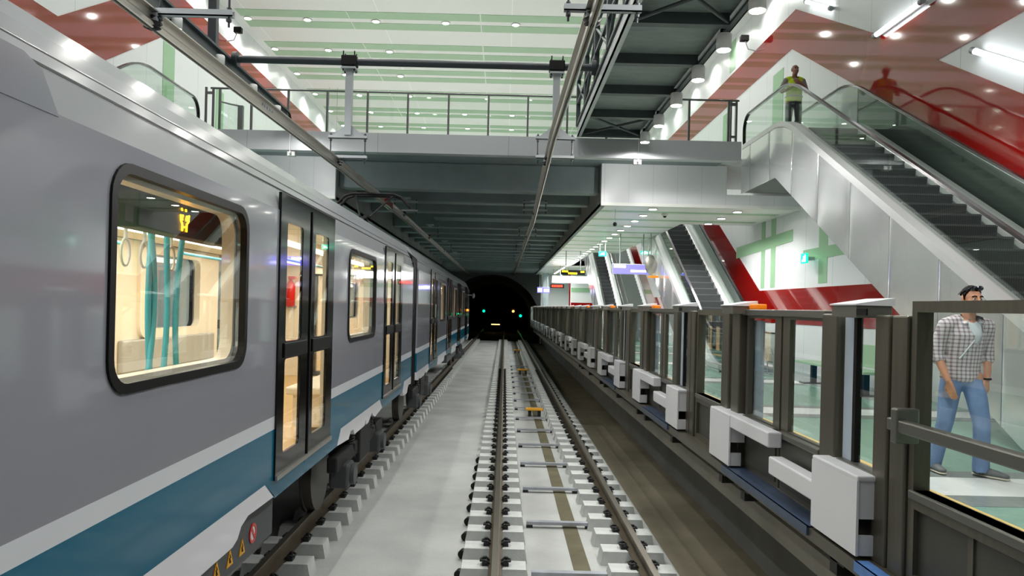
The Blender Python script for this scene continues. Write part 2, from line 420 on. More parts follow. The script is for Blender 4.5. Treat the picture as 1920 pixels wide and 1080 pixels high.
# pairs of green strips across the hall ceiling, a narrow white strip between them
for i in range(14):
    y = 15.2+2.79*i
    if y > YE-1: break
    for s in (-1, 1):
        for (xa, xb) in ((XL+.3, -5.29), (-5.25, -1.02), (-.98, 3.25), (3.29, XR-.3)):
            k += 1
            struct(MB().box(xa, xb, y+s*.17, y+s*.72, ZC-.012, ZC), 'trim_%d' % k, M_green)
# mezzanine slab, fascia
struct(MB().box(XL, 5.3, 16.75, 34.0, 6.2, ZM), 'floor_mezzanine', M_mezz)
struct(MB().box(XL, 4.1, 34.0, 46.0, 6.2, ZM), 'floor_mezzanine_mid', M_mezz)
struct(MB().box(XL, 5.3, 46.0, YE, 6.2, ZM), 'floor_mezzanine_far', M_mezz)
struct(MB().box(5.3, XR, 18.3, 22.0, 6.2, ZM), 'floor_mezzanine_landing', M_mezz)
struct(MB().box(-6.75, 5.34, 16.5, 16.75, 5.92, ZM+.01), 'trim_fascia', M_fascia)
struct(MB().box(XL, 5.34, 16.75, 18.4, 6.17, 6.2), 'ceiling_bridge_underside', M_beam)
# platform ceilings with their white fronts
for (xa, xb, ex) in ((2.40, XR, 1), (XL, -4.40, 0)):
    struct(MB().box(xa, 5.60 if ex else xb, 18.40, 18.5, 5.18, 6.18), 'wall_soffit_front', M_soffit)
struct(MB().box(5.60, XR, 18.40, 18.5, 5.18, 5.45), 'wall_soffit_front_low', M_soffit)
struct(MB().box(2.40, XR, 18.38, 22.0, 5.10, 5.18), 'ceiling_platform', M_pceil)
struct(MB().box(2.40, 5.32, 22.0, 34.0, 5.10, 5.18), 'ceiling_platform_mid', M_pceil)
struct(MB().box(2.40, 4.10, 34.0, 46.0, 5.10, 5.18), 'ceiling_platform_narrow', M_pceil)
struct(MB().box(2.40, 5.32, 46.0, YE, 5.10, 5.18), 'ceiling_platform_far', M_pceil)
struct(MB().box(XL, -4.40, 18.40, YE, 5.10, 5.18), 'ceiling_platform_left', M_pceil)
struct(MB().box(5.26, 5.32, 22.0, 34.0, 5.18, 6.35), 'wall_opening_side', M_soffit)
struct(MB().box(4.04, 4.10, 34.0, 46.0, 5.18, 6.35), 'wall_opening_side_far', M_soffit)
struct(MB().box(5.32, XR, 46.0, YE, 5.10, 5.18), 'ceiling_platform_end', M_pceil)
struct(MB().box(5.32, XR, 44.6, YE, 6.2, ZM), 'floor_mezzanine_end', M_mezz)
for i in range(22):
    y = 19.3+1.75*i
    if y > YE-1: break
    for (xa, xb) in ((2.42, 7.3 if y < 21.6 else (4.08 if 33.6 < y < 46.2 else 5.28)),):
        k += 1
        struct(MB().box(xa, xb, y, y+.30, 5.094, 5.10), 'trim_%d' % k, M_green)
for (x0, x1) in ((2.40, 2.50), (-4.50, -4.40)):
    struct(MB().box(x0, x1, 18.5, YE, 5.08, 6.18), 'wall_coffer_side', M_side)
# deep dark beams over the tracks
struct(MB().box(-4.40, 2.40, 18.4, YE, 6.17, 6.2), 'ceiling_track', M_beam)
y = 18.8; i = 0
while y < YE-9:
    i += 1
    if i == 4:
        k += 1; struct(MB().box(-2.6, 2.40, y-.2, y+.9, 5.55, 6.17), 'ceiling_beam_%d' % i, mat('pale_blue_grey_beam', (110, 124, 128), .6))
    else: struct(MB().box(-4.40, 2.40, y, y+.45, 5.46, 6.17, .03), 'ceiling_beam_%d' % i, M_beam)
    y += 2.25
for i in range(9):
    struct(MB().box(-4.40, 2.40, y+.5*i+.1, y+.5*i+.45, 5.16, 6.17), 'ceiling_rib_%d' % (i+1), M_beam)
struct(MB().box(-4.40, 2.40, y, YE, 5.2, 6.17), 'ceiling_end', M_beam)
# end wall with the tunnel mouth
arch = [(-4.9, -.6)]+[(-1.1-4.0*math.cos(t*PI/24), 1.05+4.0*math.sin(t*PI/24)) for t in range(0, 25)]+[(2.7, -.6)]
arch = [(max(-4.95, min(2.75, p[0])), p[1]) for p in arch]
struct(MB().prism([(XL, -.6), (XL, 5.18), (2.9, 5.18), (2.9, -.6)], 1, YE, YE+.3, holes=[[(-4.95, -.55)]+arch[1:-1]+[(2.75, -.55)]]), 'wall_tunnel_portal', mat('darkened_portal_concrete', (70, 72, 72), .85))  # darkness of the tunnel mouth put into the wall colour
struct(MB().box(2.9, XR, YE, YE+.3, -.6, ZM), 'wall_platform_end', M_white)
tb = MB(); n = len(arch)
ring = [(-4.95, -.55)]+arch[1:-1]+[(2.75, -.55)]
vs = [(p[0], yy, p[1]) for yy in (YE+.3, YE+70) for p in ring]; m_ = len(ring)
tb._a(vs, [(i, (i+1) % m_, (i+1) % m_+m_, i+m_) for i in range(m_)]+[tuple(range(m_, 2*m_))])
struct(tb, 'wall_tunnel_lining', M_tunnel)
struct(MB().box(XL, XR, YE+.3, YE+.5, ZC-.1, ZC), 'trim_hall_end', M_white)
# enclosure at the platform end
struct(MB().box(2.9, 3.35, 55.2, 55.4, ZP, 5.1), 'wall_platform_end_pier', mat('pale_blue_grey_wall', (176, 190, 196), .5))
struct(MB().box(4.55, XR, 50.0, 50.2, ZP, 5.1), 'wall_platform_room', M_white)
clad_end = struct(MB().box(4.6, XR, 49.97, 50.0, 3.58, 3.88), 'trim_room_green', M_greenw)
struct(MB().box(4.6, XR, 49.97, 50.0, 2.2, 2.85), 'trim_room_red', M_red)
struct(MB().box(4.45, 4.55, 50.0, 50.2, ZP, 5.1), 'trim_room_corner', M_red)

# ================================================================== TRACKS
def rail(x, y0, y1, label):
    r = thing('track_rail', label, 'rail', (x, y0, -.17), 'running rails')
    prof = [(-.07, -.165), (.07, -.165), (.07, -.150), (.012, -.13), (.010, -.045), (.034, -.035), (.034, -.008), (-.034, -.008), (-.034, -.035), (-.010, -.045), (-.012, -.13), (-.07, -.150)]
    MB().prism([(x+p[0], p[1]) for p in prof], 1, y0, y1).build('rail_profile', M_rail, r)
    MB().box(x-.033, x+.033, y0, y1, -.008, 0, .003).build('running_surface', M_railtop, r, 'bright worn running surface')
RX = {'m': -.03, 'r': 1.47, 'l': -2.21}
rail(RX['m'], -2, YE+20, 'steel rail in the middle of the view, left rail of the empty track')
rail(RX['r'], -2, YE+20, 'steel rail nearest the platform gates, right rail of the empty track')
rail(RX['l'], -2, YE+20, 'steel rail under the near side of the train')
rail(RX['l']-1.5, -2, YE+20, 'steel rail hidden behind the train wheels')
def clip_mb(x, y, s):
    c = MB(); c.box(x+s*.075, x+s*.135, y-.05, y+.05, -.168, -.135)
    c.tube([(x+s*.06, y-.045, -.142), (x+s*.10, y-.055, -.105), (x+s*.15, y-.03, -.12), (x+s*.15, y+.03, -.12), (x+s*.10, y+.055, -.105), (x+s*.06, y+.045, -.142)], .011, 6)
    c.cyl((x+s*.11, y, -.14), (x+s*.11, y, -.085), .018, 8)
    return c
def sleeper(x, y, lab, group, clips, boots):
    s = thing('sleeper_block', lab, 'sleeper', (x, y, -.32), group)
    poly = [(x-.37, -.325), (x-.34, -.168), (x+.31, -.168), (x+.34, -.325)]
    MB().prism([(p[0], p[1]) for p in poly], 1, y-.125, y+.125).build('block', M_block, s)
    if clips:
        for q in (-1, 1): clip_mb(x, y, q).build('rail_clip', M_clip, s, 'dark spring rail clip')
        MB().box(x-.075, x+.075, y-.09, y+.09, -.169, -.164).build('rail_pad', M_rubber, s)
        if boots:
            MB().cyl((x-.365, y-.05, -.27), (x-.345, y+.0, -.26), .055, 12).build('lifting_socket', M_rubber, s)
    return s
labs = {'m': ('concrete sleeper block under the middle rail of the view', 'sleeper blocks under the middle rail'),
        'r': ('concrete sleeper block under the rail beside the platform trough', 'sleeper blocks beside the trough'),
        'l': ('concrete sleeper block sticking out below the train', 'sleeper blocks below the train')}
for key in ('m', 'r', 'l'):
    x = RX[key]; proto = {}
    y = 4.9; i = 0
    while y < YE-.5 and i < 90:
        lod = 2 if y < 13 else (1 if y < 30 else 0)
        if lod not in proto: proto[lod] = sleeper(x, y, *labs[key], lod > 0, lod > 1 and key == 'm')
        else: dup(proto[lod], (x, y, -.32))
        y += .60; i += 1
# flat steel straps across the bed and the yellow transponders
st = None
for i in range(16):
    y = 7.35+1.72*i
    lab = 'flat grey steel strap lying across the track bed between the rails'
    if st is None:
        st = tag(MB().box(.34, 1.16, -.04, .04, -.278, -.24).build('bed_strap', M_strap), lab, 'strap', 'straps across the track bed')
        st.location = (0, y, 0)
        e = MB(); e.box(.34, .42, -.03, .03, -.319, -.278); e.box(1.08, 1.16, -.03, .03, -.319, -.278)
        e.build('strap_foot', M_clip, st)
        c = st.children[0]; c.location = (0, 0, 0)
        for v in c.data.vertices: v.co.y += y
    else: dup(st, (0, y, 0))
for i, (y, l) in enumerate(((18.2, 'nearest yellow bar lying between the rails'), (29.6, 'second yellow bar between the rails, halfway down the track'), (43.0, 'farthest yellow bar between the rails'))):
    t = thing('track_transponder', l, 'transponder', (.8, y, -.319), 'yellow bars between the rails')
    MB().box(.6, 1.03, y-.10, y+.10, -.15, -.09, .015).build('cover', M_yellow, t)
    MB().box(.66, .74, y-.06, y+.06, -.319, -.15).build('foot', M_clip, t); MB().box(.9, .98, y-.06, y+.06, -.319, -.15).build('foot', M_clip, t)

# ================================================================== OVERHEAD CONDUCTOR RAILS
def conductor(pts, label):
    t = thing('overhead_conductor_rail', label, 'conductor rail', pts[0], 'overhead conductor rails')
    prof = [(-.045, .11), (.045, .11), (.045, .10), (.012, .095), (.010, .05), (.026, .03), (.024, .0), (.012, -.004), (.012, .004), (-.012, .004), (-.012, -.004), (-.024, .0), (-.026, .03), (-.010, .05), (-.012, .095), (-.045, .10)]
    b = MB(); n = len(prof); v = []; f = []
    for p in pts:
        for q in prof: v.append((p[0]+q[0]*1.4, p[1], p[2]+q[1]*1.4))
    for i in range(len(pts)-1):
        for j in range(n): f.append((i*n+j, i*n+(j+1) % n, (i+1)*n+(j+1) % n, (i+1)*n+j))
    f.append(tuple(range(n))); f.append(tuple(range((len(pts)-1)*n, len(pts)*n)))
    b._a(v, f); b.build('alloy_profile', M_alu, t)
    w = MB(); w.tube([(p[0], p[1], p[2]-.004) for p in pts], .009, 8); w.build('contact_wire', M_rail, t, 'dark copper contact wire')
    for (yy) in (9.4, 21.5):
        for i in range(len(pts)-1):
            if yy == 21.5 and pts[0][0] < 0:
                w = MB(); w.box(-3.06, -2.93, 17.6, 18.5, 4.875, 5.04)
                w.build('red_wrap', M_red, t, 'short red wrapped length') if i == 0 else None
            if pts[i][1] <= yy < pts[i+1][1]:
                q = (yy-pts[i][1])/(pts[i+1][1]-pts[i][1]); x = pts[i][0]+(pts[i+1][0]-pts[i][0])*q
                j = MB(); j.box(x-.02, x+.02, yy-.2, yy+.2, pts[0][2]+.045, pts[0][2]+.10)
                for u in range(4):
                    for s_ in (-1, 1): j.cyl((x-.03, yy-.15+u*.1, pts[0][2]+.06+.02*(s_ > 0)), (x+.03, yy-.15+u*.1, pts[0][2]+.06+.02*(s_ > 0)), .010, 6)
                j.build('joint_plate', M_galv, t)
conductor([(.73, -2, 5.0), (.73, 6, 5.0), (.69, 11, 5.0), (.76, 17, 5.0), (.82, 22, 5.0), (.78, 33, 5.0), (.7, 60, 5.0)], 'bare metal overhead conductor rail above the empty track')
conductor([(-3.32, -2, 4.88), (-3.24, 6.5, 4.88), (-3.07, 13.2, 4.88), (-2.97, 20, 4.88), (-2.95, 31, 4.88), (-2.9, 60, 4.88)], 'bare metal overhead conductor rail above the train')
def support(x, xc, y, low, gap, label, post_to=None, grp='catenary supports'):
    t = thing('catenary_support', label, 'catenary support', (x, y, low), grp)
    for (nm, z) in (('lower_channel', low), ('upper_channel', low+gap)):
        b = MB(); b.box(x-.35, x+.35, y-.03, y+.03, z, z+.012); b.box(x-.35, x+.35, y-.03, y-.022, z, z+.06); b.box(x-.35, x+.35, y+.022, y+.03, z, z+.06)
        b.build(nm, M_galv, t)
    for s in (-1, 1):
        b = MB(); b.cyl((x+s*.31, y, low-.09), (x+s*.31, y, low+gap+.1), .011, 8)
        for z in (low-.03, low+.07, low+gap-.03, low+gap+.07): b.cyl((x+s*.31, y, z-.012), (x+s*.31, y, z+.012), .024, 6)
        b.build('threaded_rod', M_darkpipe, t)
    zc = 4.88+.11 if x < 0 else 5.11
    if low-.02 > zc:
        pass
    MB().lathe((xc, y, min(low-.13, zc)), [(.03, 0), (.075, .02), (.05, .035), (.085, .06), (.05, .08), (.075, .11), (.04, .13)], 16).build('insulator', M_black, t, 'dark ribbed insulator')
    MB().box(xc-.06, xc+.06, y-.05, y+.05, zc-.05, zc+.02).build('rail_clamp', M_galv, t)
    if post_to:
        MB().box(x-.06, x+.06, y-.06, y+.06, low+gap+(.06 if post_to > 6 else .0), post_to).build('drop_post', M_galv, t)
        b = MB()
        if post_to > 6: b.prism([(x-.28, low+gap+.06), (x-.06, low+gap+.24), (x+.06, low+gap+.24), (x+.28, low+gap+.06)], 1, y-.012, y+.012)
        if post_to > 6: b.build('post_bracket', M_galv, t)
        MB().box(x-.13, x+.13, y-.13, y+.13, post_to-.03, post_to).build('post_cap', M_galv, t)
support(.82, .73, 6.5, 5.13, .28, 'nearest hanger frame of the conductor rail above the empty track', 6.70)
support(-2.86, -3.24, 6.5, 5.0, .30, 'nearest hanger frame of the conductor rail above the train', 6.70)
support(.84, .70, 13, 5.14, .34, 'hanger frame on the right drop post in front of the bridge', 6.68)
support(-2.9, -3.07, 13, 5.05, .36, 'hanger frame on the left drop post in front of the bridge', 6.68)
for i, y in enumerate((20.6, 27.3, 34.0, 41.0)):
    o = ['nearest', 'second', 'third', 'farthest'][i]
    support(.8, .8, y, 5.2, .22, o+' hanger under the dark beams on the empty track side', 5.5)
    support(-2.9, -2.95, y, 5.1, .25, o+' hanger under the dark beams on the train side', 5.5)
for y, l in ((13.0, 'dark horizontal pipe spanning the tracks in front of the bridge'), (6.5, 'dark horizontal pipe spanning the tracks overhead near the viewer')):
    t = thing('cross_pipe', l, 'pipe', (-1.8, y, 6.78), 'dark pipes spanning the tracks')
    MB().tube([(-4.97, y, 6.80), (1.54, y, 6.80)], .065, 16).build('tube', M_darkpipe, t)
    for x in (-2.9, .84):
        b = MB(); b.box(x-.14, x+.14, y-.10, y+.10, 6.71, 6.90, .02)
        for s in (-1, 1):
            for q in (-1, 1): b.cyl((x+s*.1, y+q*.08, 6.62), (x+s*.1, y+q*.08, 6.97), .012, 6)
        b.build('pipe_clamp', M_black, t, 'black clamp with bolts')
    for x in (-4.96, 1.50): MB().tube([(x-.04, y, 6.80), (x+.04, y, 6.80)], .13, 14).build('flange', M_darkpipe, t)

# ================================================================== STEEL GANTRY ABOVE THE RIGHT TRACK, SERVICE BEAM ON THE LEFT
g = thing('service_gantry', 'dark steel walkway running overhead toward the bridge, lamps along its right edge', 'gantry', (2.3, 7, 6.35))
GX0, GX1, GY0, GY1 = 1.56, 3.06, -2.5, 16.45
MB().box(GX0+.06, GX1-.06, GY0, GY1, 6.52, 6.56).build('plank_deck', M_panel, g)
b = MB(); b.box(GX0, GX0+.09, GY0, GY1, 6.36, 6.40); b.box(GX0, GX0+.02, GY0, GY1, 6.36, 6.60); b.box(GX0, GX0+.09, GY0, GY1, 6.57, 6.60)
b.build('left_edge_beam', M_fascia, g, 'paler grey edge beam')
b = MB(); b.box(GX1-.09, GX1, GY0, GY1, 6.36, 6.40); b.box(GX1-.02, GX1, GY0, GY1, 6.36, 6.60)
b.build('right_edge_beam', M_dark, g)
y = GY1-.1
ys = []
while y > GY0:
    ys.append(y); MB().box(GX0+.09, GX1-.09, y-.07, y+.07, 6.36, 6.52).build('cross_beam', M_dark, g); y -= 1.62
for i in (0, 4, 8):
    if i+1 < len(ys):
        for (xa, xb) in ((GX0+.1, GX1-.1), (GX1-.1, GX0+.1)):
            MB().tube([(xa, ys[i]-.05, 6.40), (xb, ys[i+1]+.05, 6.40)], .028, 6).build('wind_brace', M_dark, g)
for i, y in enumerate(ys):
    MB().box(GX0-.04, GX0+.05, y-.05, y+.05, 6.60, 7.62).build('truss_post', M_dark, g)
    if i+1 < len(ys):
        MB().tube([(GX0, y, 6.66), (GX0, ys[i+1], 7.55)] if i % 2 else [(GX0, y, 7.55), (GX0, ys[i+1], 6.66)], .03, 6).build('truss_diagonal', M_dark, g)
for z in (6.62, 7.1, 7.62): MB().box(GX0-.03, GX0+.03, GY0, GY1, z-.03, z+.03).build('truss_chord', M_dark, g)
lb = thing('service_beam', 'dark steel beam overhead on the left, in front of the red wall band', 'beam', (-5.15, 7, 6.5))
b = MB(); b.box(-5.20, -5.00, -2.5, 16.4, 6.42, 6.46); b.box(-5.20, -5.0, -2.5, 16.4, 6.75, 6.79); b.box(-5.10, -5.06, -2.5, 16.4, 6.42, 6.79)
b.build('channel', M_dark, lb)
MB().tube([(-5.03, 16.38, 6.77), (-5.03, 16.5, 6.73), (-5.03, 16.56, 6.62), (-5.03, 16.57, 6.40)], .03, 8).build('end_bend', M_black, lb)
for y in (2.0, 7.2, 12.3): MB().box(-5.16, -5.02, y-.06, y+.06, 6.79, ZC).build('hanger_post', M_darkpipe, lb)

# ================================================================== LAMPS
def cyl_lamp(x, y, lab, grp):
    t = thing('cylinder_downlight', lab, 'lamp', (x, y, 6.36), grp)
    MB().lathe((x, y, 6.14), [(.10, 0), (.105, .0), (.105, .21), (.10, .22)], 24).build('housing', M_lampw, t)
    MB().cyl((x, y, 6.132), (x, y, 6.14), .092, 24).build('lens', M_lens, t)
    MB().box(x-.05 if x > 0 else x-.02, x+.02 if x > 0 else x+.05, y-.03, y+.03, 6.36, 6.44).build('bracket', M_black, t)
    lamp('SPOT', 'lamp_light', t, (x, y, 6.11), CYL_W, spot=174, blend=.25, size=.08)
    return t
for i, y in enumerate((15.85, 14.42, 12.95, 11.5, 10.15, 8.8, 7.4, 6.0, 4.6, 3.2, 1.8)):  # the four nearest are out of view, added to light the man's front
    cyl_lamp(3.0, y, ['white cylinder lamp under the gantry, closest to the bridge', 'white cylinder lamp under the gantry, second from the bridge', 'white cylinder lamp under the gantry, third from the bridge', 'white cylinder lamp under the gantry, fourth from the bridge', 'white cylinder lamp under the gantry, fifth from the bridge', 'white cylinder lamp under the gantry, cut by the top edge of the photo', 'white cylinder lamp under the gantry, overhead beyond the top edge'][min(i, 6)], 'cylinder lamps under the gantry')
for i, y in enumerate((15.2, 13.75, 12.15, 10.55, 9.0, 7.4, 5.8, 4.2)):  # the four nearest lie out of view, added to light the left soffit
    t = thing('beam_spotlight', 'small white lamp on the side of the left service beam, %s from the bridge' % (['closest']+ORD[1:])[i], 'lamp', (-4.98, y, 6.55), 'small lamps on the left beam')
    MB().lathe((-4.90, y, 6.40), [(.07, 0), (.075, 0), (.075, .16), (.07, .17)], 16).build('housing', M_lampw, t)
    MB().cyl((-4.90, y, 6.392), (-4.90, y, 6.40), .06, 16).build('lens', M_lens, t)
    MB().box(-5.0, -4.90, y-.02, y+.02, 6.50, 6.54).build('bracket', M_black, t)
    lamp('SPOT', 'lamp_light', t, (-4.90, y, 6.37), 60, spot=174, blend=.25, size=.06)
cols = [-8.63, -6.68, -4.44, -2.15, .14, 2.40, 4.70, 6.95]
d0 = None; r = 0
for i in range(14):
    y = 15.2+2.79*i
    if y > YE-2: break
    for j, x in enumerate(cols):
        if y < 20: continue
        if i in (4, 5, 6) and j in (3, 4): continue
        lab = 'small round recessed downlight between green strips of the hall ceiling'
        if d0 is None:
            d0 = thing('recessed_downlight', lab, 'downlight', (x, y, ZC-.012), 'downlights in the hall ceiling')
            MB().lathe((x, y, ZC-.03), [(.11, 0), (.14, .0), (.145, .018), (.11, .018)], 20).build('trim_ring', M_lampw, d0)
            MB().cyl((x, y, ZC-.034), (x, y, ZC-.028), .105, 20).build('lens', M_lens, d0)
            lamp('SPOT', 'lamp_light', d0, (x, y, ZC-.06), HALL_W, spot=150, blend=.5, size=.09)
        else: dup(d0, (x, y, ZC-.012))
n0 = None
for i in range(8):
    y = 17.9-2.79*i
    for x in (-6.68, -3.6, -1.0, .9):  # unseen columns off the hall grid, added to brighten the foreground
        if n0 is None:
            n0 = dup(d0, (x, y, ZC-.012), 'recessed downlight added high above the near end of the tracks', 'downlights above the near tracks')
            for c_ in n0.children:
                if c_.type == 'LIGHT':
                    c_.data = c_.data.copy(); c_.data.energy = NEAR_W; c_.data.spot_size = math.radians(145); c_.data.spot_blend = .7
        else: dup(n0, (x, y, ZC-.012))
p0 = None
for i in range(30):
    y = 18.75+1.30*i
    if y > YE-2: break
    lab = 'oval recessed light in the long row along the platform ceiling'
    if p0 is None:
        p0 = thing('platform_downlight', lab, 'downlight', (3.8, y, 5.09), 'lights along the platform ceiling')
        MB().lathe((3.8, y, 5.075), [(.10, 0), (.125, .0), (.13, .017), (.10, .017)], 20).build('trim_ring', M_lampw, p0)
        MB().cyl((3.8, y, 5.070), (3.8, y, 5.077), .10, 20).build('lens', M_lensp, p0)
        lamp('SPOT', 'lamp_light', p0, (3.8, y, 5.05), PLAT_W, spot=150, blend=.5, size=.09)
    else: dup(p0, (3.8, y, 5.09))
for i, y in enumerate((18.9, 20.3, 21.6)):
    dup(p0, (6.05, y, 5.09), ['light in the short row by the side wall, nearest the white front edge', 'light in the middle of the short row by the side wall', 'light in the short row by the side wall, nearest the far escalator'][i], 'lights in the short row by the wall')
p1 = None
for i in range(8):
    y = 19.2+4.2*i
    if p1 is None: p1 = dup(p0, (-6.3, y, 5.09), 'recessed light in the ceiling of the far platform behind the train', 'lights above the platform behind the train')
    else: dup(p1, (-6.3, y, 5.09))
def tube_lamp(a, b_, lab, x=XR, s=1):
    t = thing('fluorescent_batten', lab, 'lamp', (x-s*.05, (a[0]+b_[0])/2, (a[1]+b_[1])/2), 'tube lamps on the side walls')
    A = Vector((x-s*.11, a[0], a[1])); B = Vector((x-s*.11, b_[0], b_[1]))
    MB().tube([A, B], .045, 12).build('tube', M_tube, t)
    o = Vector((s*.07, 0, 0)); MB().tube([A+o, B+o], .035, 6).build('batten_back', M_lampw, t)
    d = (B-A).normalized()
    for p in (A, B):
        MB().tube([p-d*.05, p+d*.05], .055, 10).build('end_cap', M_galv, t)
tube_lamp((14.62, 8.14), (13.0, 8.14), 'glowing tube lamp at the level top edge of the red wall panel')
tube_lamp((18.1, 10.30), (16.7, 9.55), 'glowing tube lamp on the sloping panel edge above the escalator')
tube_lamp((11.5, 6.72), (9.7, 5.72), 'glowing tube lamp on the white panel above the escalator handrail')
tube_lamp((13.4, 8.30), (12.0, 8.30), 'glowing tube lamp on the left wall above the train roof', XL, -1)
for (Y, Z, X, s, l) in ((22.0, 10.75, XR, 1, 'small black camera on a bracket, white wall above the red band'), (23.0, 11.0, XL, -1, 'small black camera on a bracket on the left wall')):
    t = thing('wall_camera', l, 'camera', (X, Y, Z), 'wall cameras')
    MB().tube([(X, Y, Z-.3), (X-s*.25, Y, Z-.25), (X-s*.35, Y, Z)], .02, 8).build('bracket', M_galv, t)
    MB().box(X-s*.5, X-s*.25, Y-.09, Y+.09, Z-.02, Z+.16, .02).build('camera_body', M_black, t)

# ================================================================== BRIDGE RAILING
rl = thing('bridge_railing', 'glass railing with dark posts along the front of the bridge', 'railing', (-1, 16.62, ZM))
RY = 16.62
xs = [-6.68, -5.95, -5.10, -4.20, -3.27, -2.34, -1.40, -.48, .43, 1.34, 2.25, 3.18, 4.15, 5.06]
for x in xs:
    b = MB(); b.box(x-.022, x+.022, RY-.03, RY+.03, ZM-.02, ZM+.96); b.build('post', M_grab, rl)
b = MB(); b.tube([(-6.9, RY, ZM+.98), (5.30, RY, ZM+.98)], .024, 10); b.build('handrail', M_grab, rl)
for a, c in zip(xs[:-1], xs[1:]):
    MB().box(a+.03, c-.03, RY-.006, RY+.006, ZM+.04, ZM+.93).build('glass_panel', G_rail, rl)
b = MB(); b.box(5.10, 5.13, RY-.03, RY+.05, ZM-.02, ZM+1.0); b.box(5.22, 5.26, RY-.03, RY+.05, ZM-.02, ZM+1.0); b.box(5.10, 5.26, RY-.02, RY+.02, ZM+.86, ZM+.93); b.box(5.10, 5.26, RY-.02, RY+.02, ZM+.12, ZM+.17)
b.build('end_frame', M_grab, rl)
rl2 = thing('landing_railing', 'low glass fence with steel posts beside the left escalator top', 'railing', (-7, 17.2, ZM))
for (x, y) in ((-7.12, 16.9), (-6.95, 16.9)):
    MB().cyl((x, y, ZM-.02), (x, y, ZM+1.08), .03, 10).build('post', M_grab, rl2)
MB().box(-7.12, -6.95, 16.885, 16.915, ZM+.92, ZM+.98).build('tie', M_grab, rl2)
rl3 = thing('passage_gate', 'short glass gate with a steel post behind the left end of the railing', 'gate', (-6.6, 17.6, ZM))
MB().box(-6.62, -6.5, 17.55, 17.65, ZM, ZM+.85).build('post', M_grab, rl3); MB().box(-7.05, -6.63, 17.59, 17.61, ZM+.12, ZM+.9).build('glass_panel', G_rail, rl3)
MB().tube([(-7.05, 17.6, ZM+.94), (-6.8, 17.6, ZM+.88), (-6.56, 17.6, ZM+.84)], .02, 8).build('rail', M_grab, rl3)

for (x, l) in ((2.98, 'small white fitting with added light below the bridge fascia beside the white soffit'), (-5.0, 'small white fitting with added light below the bridge fascia on the train side')):
    t = thing('fascia_fitting', l, 'lamp', (x, 16.62, 5.9), 'fittings under the bridge fascia')
    MB().box(x-.09, x+.09, 16.56, 16.70, 5.80, 5.92, .01).build('box_body', M_lampw, t); MB().box(x-.06, x+.06, 16.705, 16.715, 5.83, 5.89).build('lens', M_lens, t)
    lamp('SPOT', 'lamp_light', t, (x, 16.74, 5.86), 26, rot=(math.radians(68), 0, 0), spot=165, blend=.4, size=.05)  # spot added in the white fitting, aimed back to brighten the soffit
    MB().cyl((x, 16.47, 5.86), (x, 16.47, 6.34), .012, 8).build('conduit', M_lampw, t); MB().box(x-.02, x+.02, 16.46, 16.57, 5.84, 5.88).build('elbow', M_lampw, t)
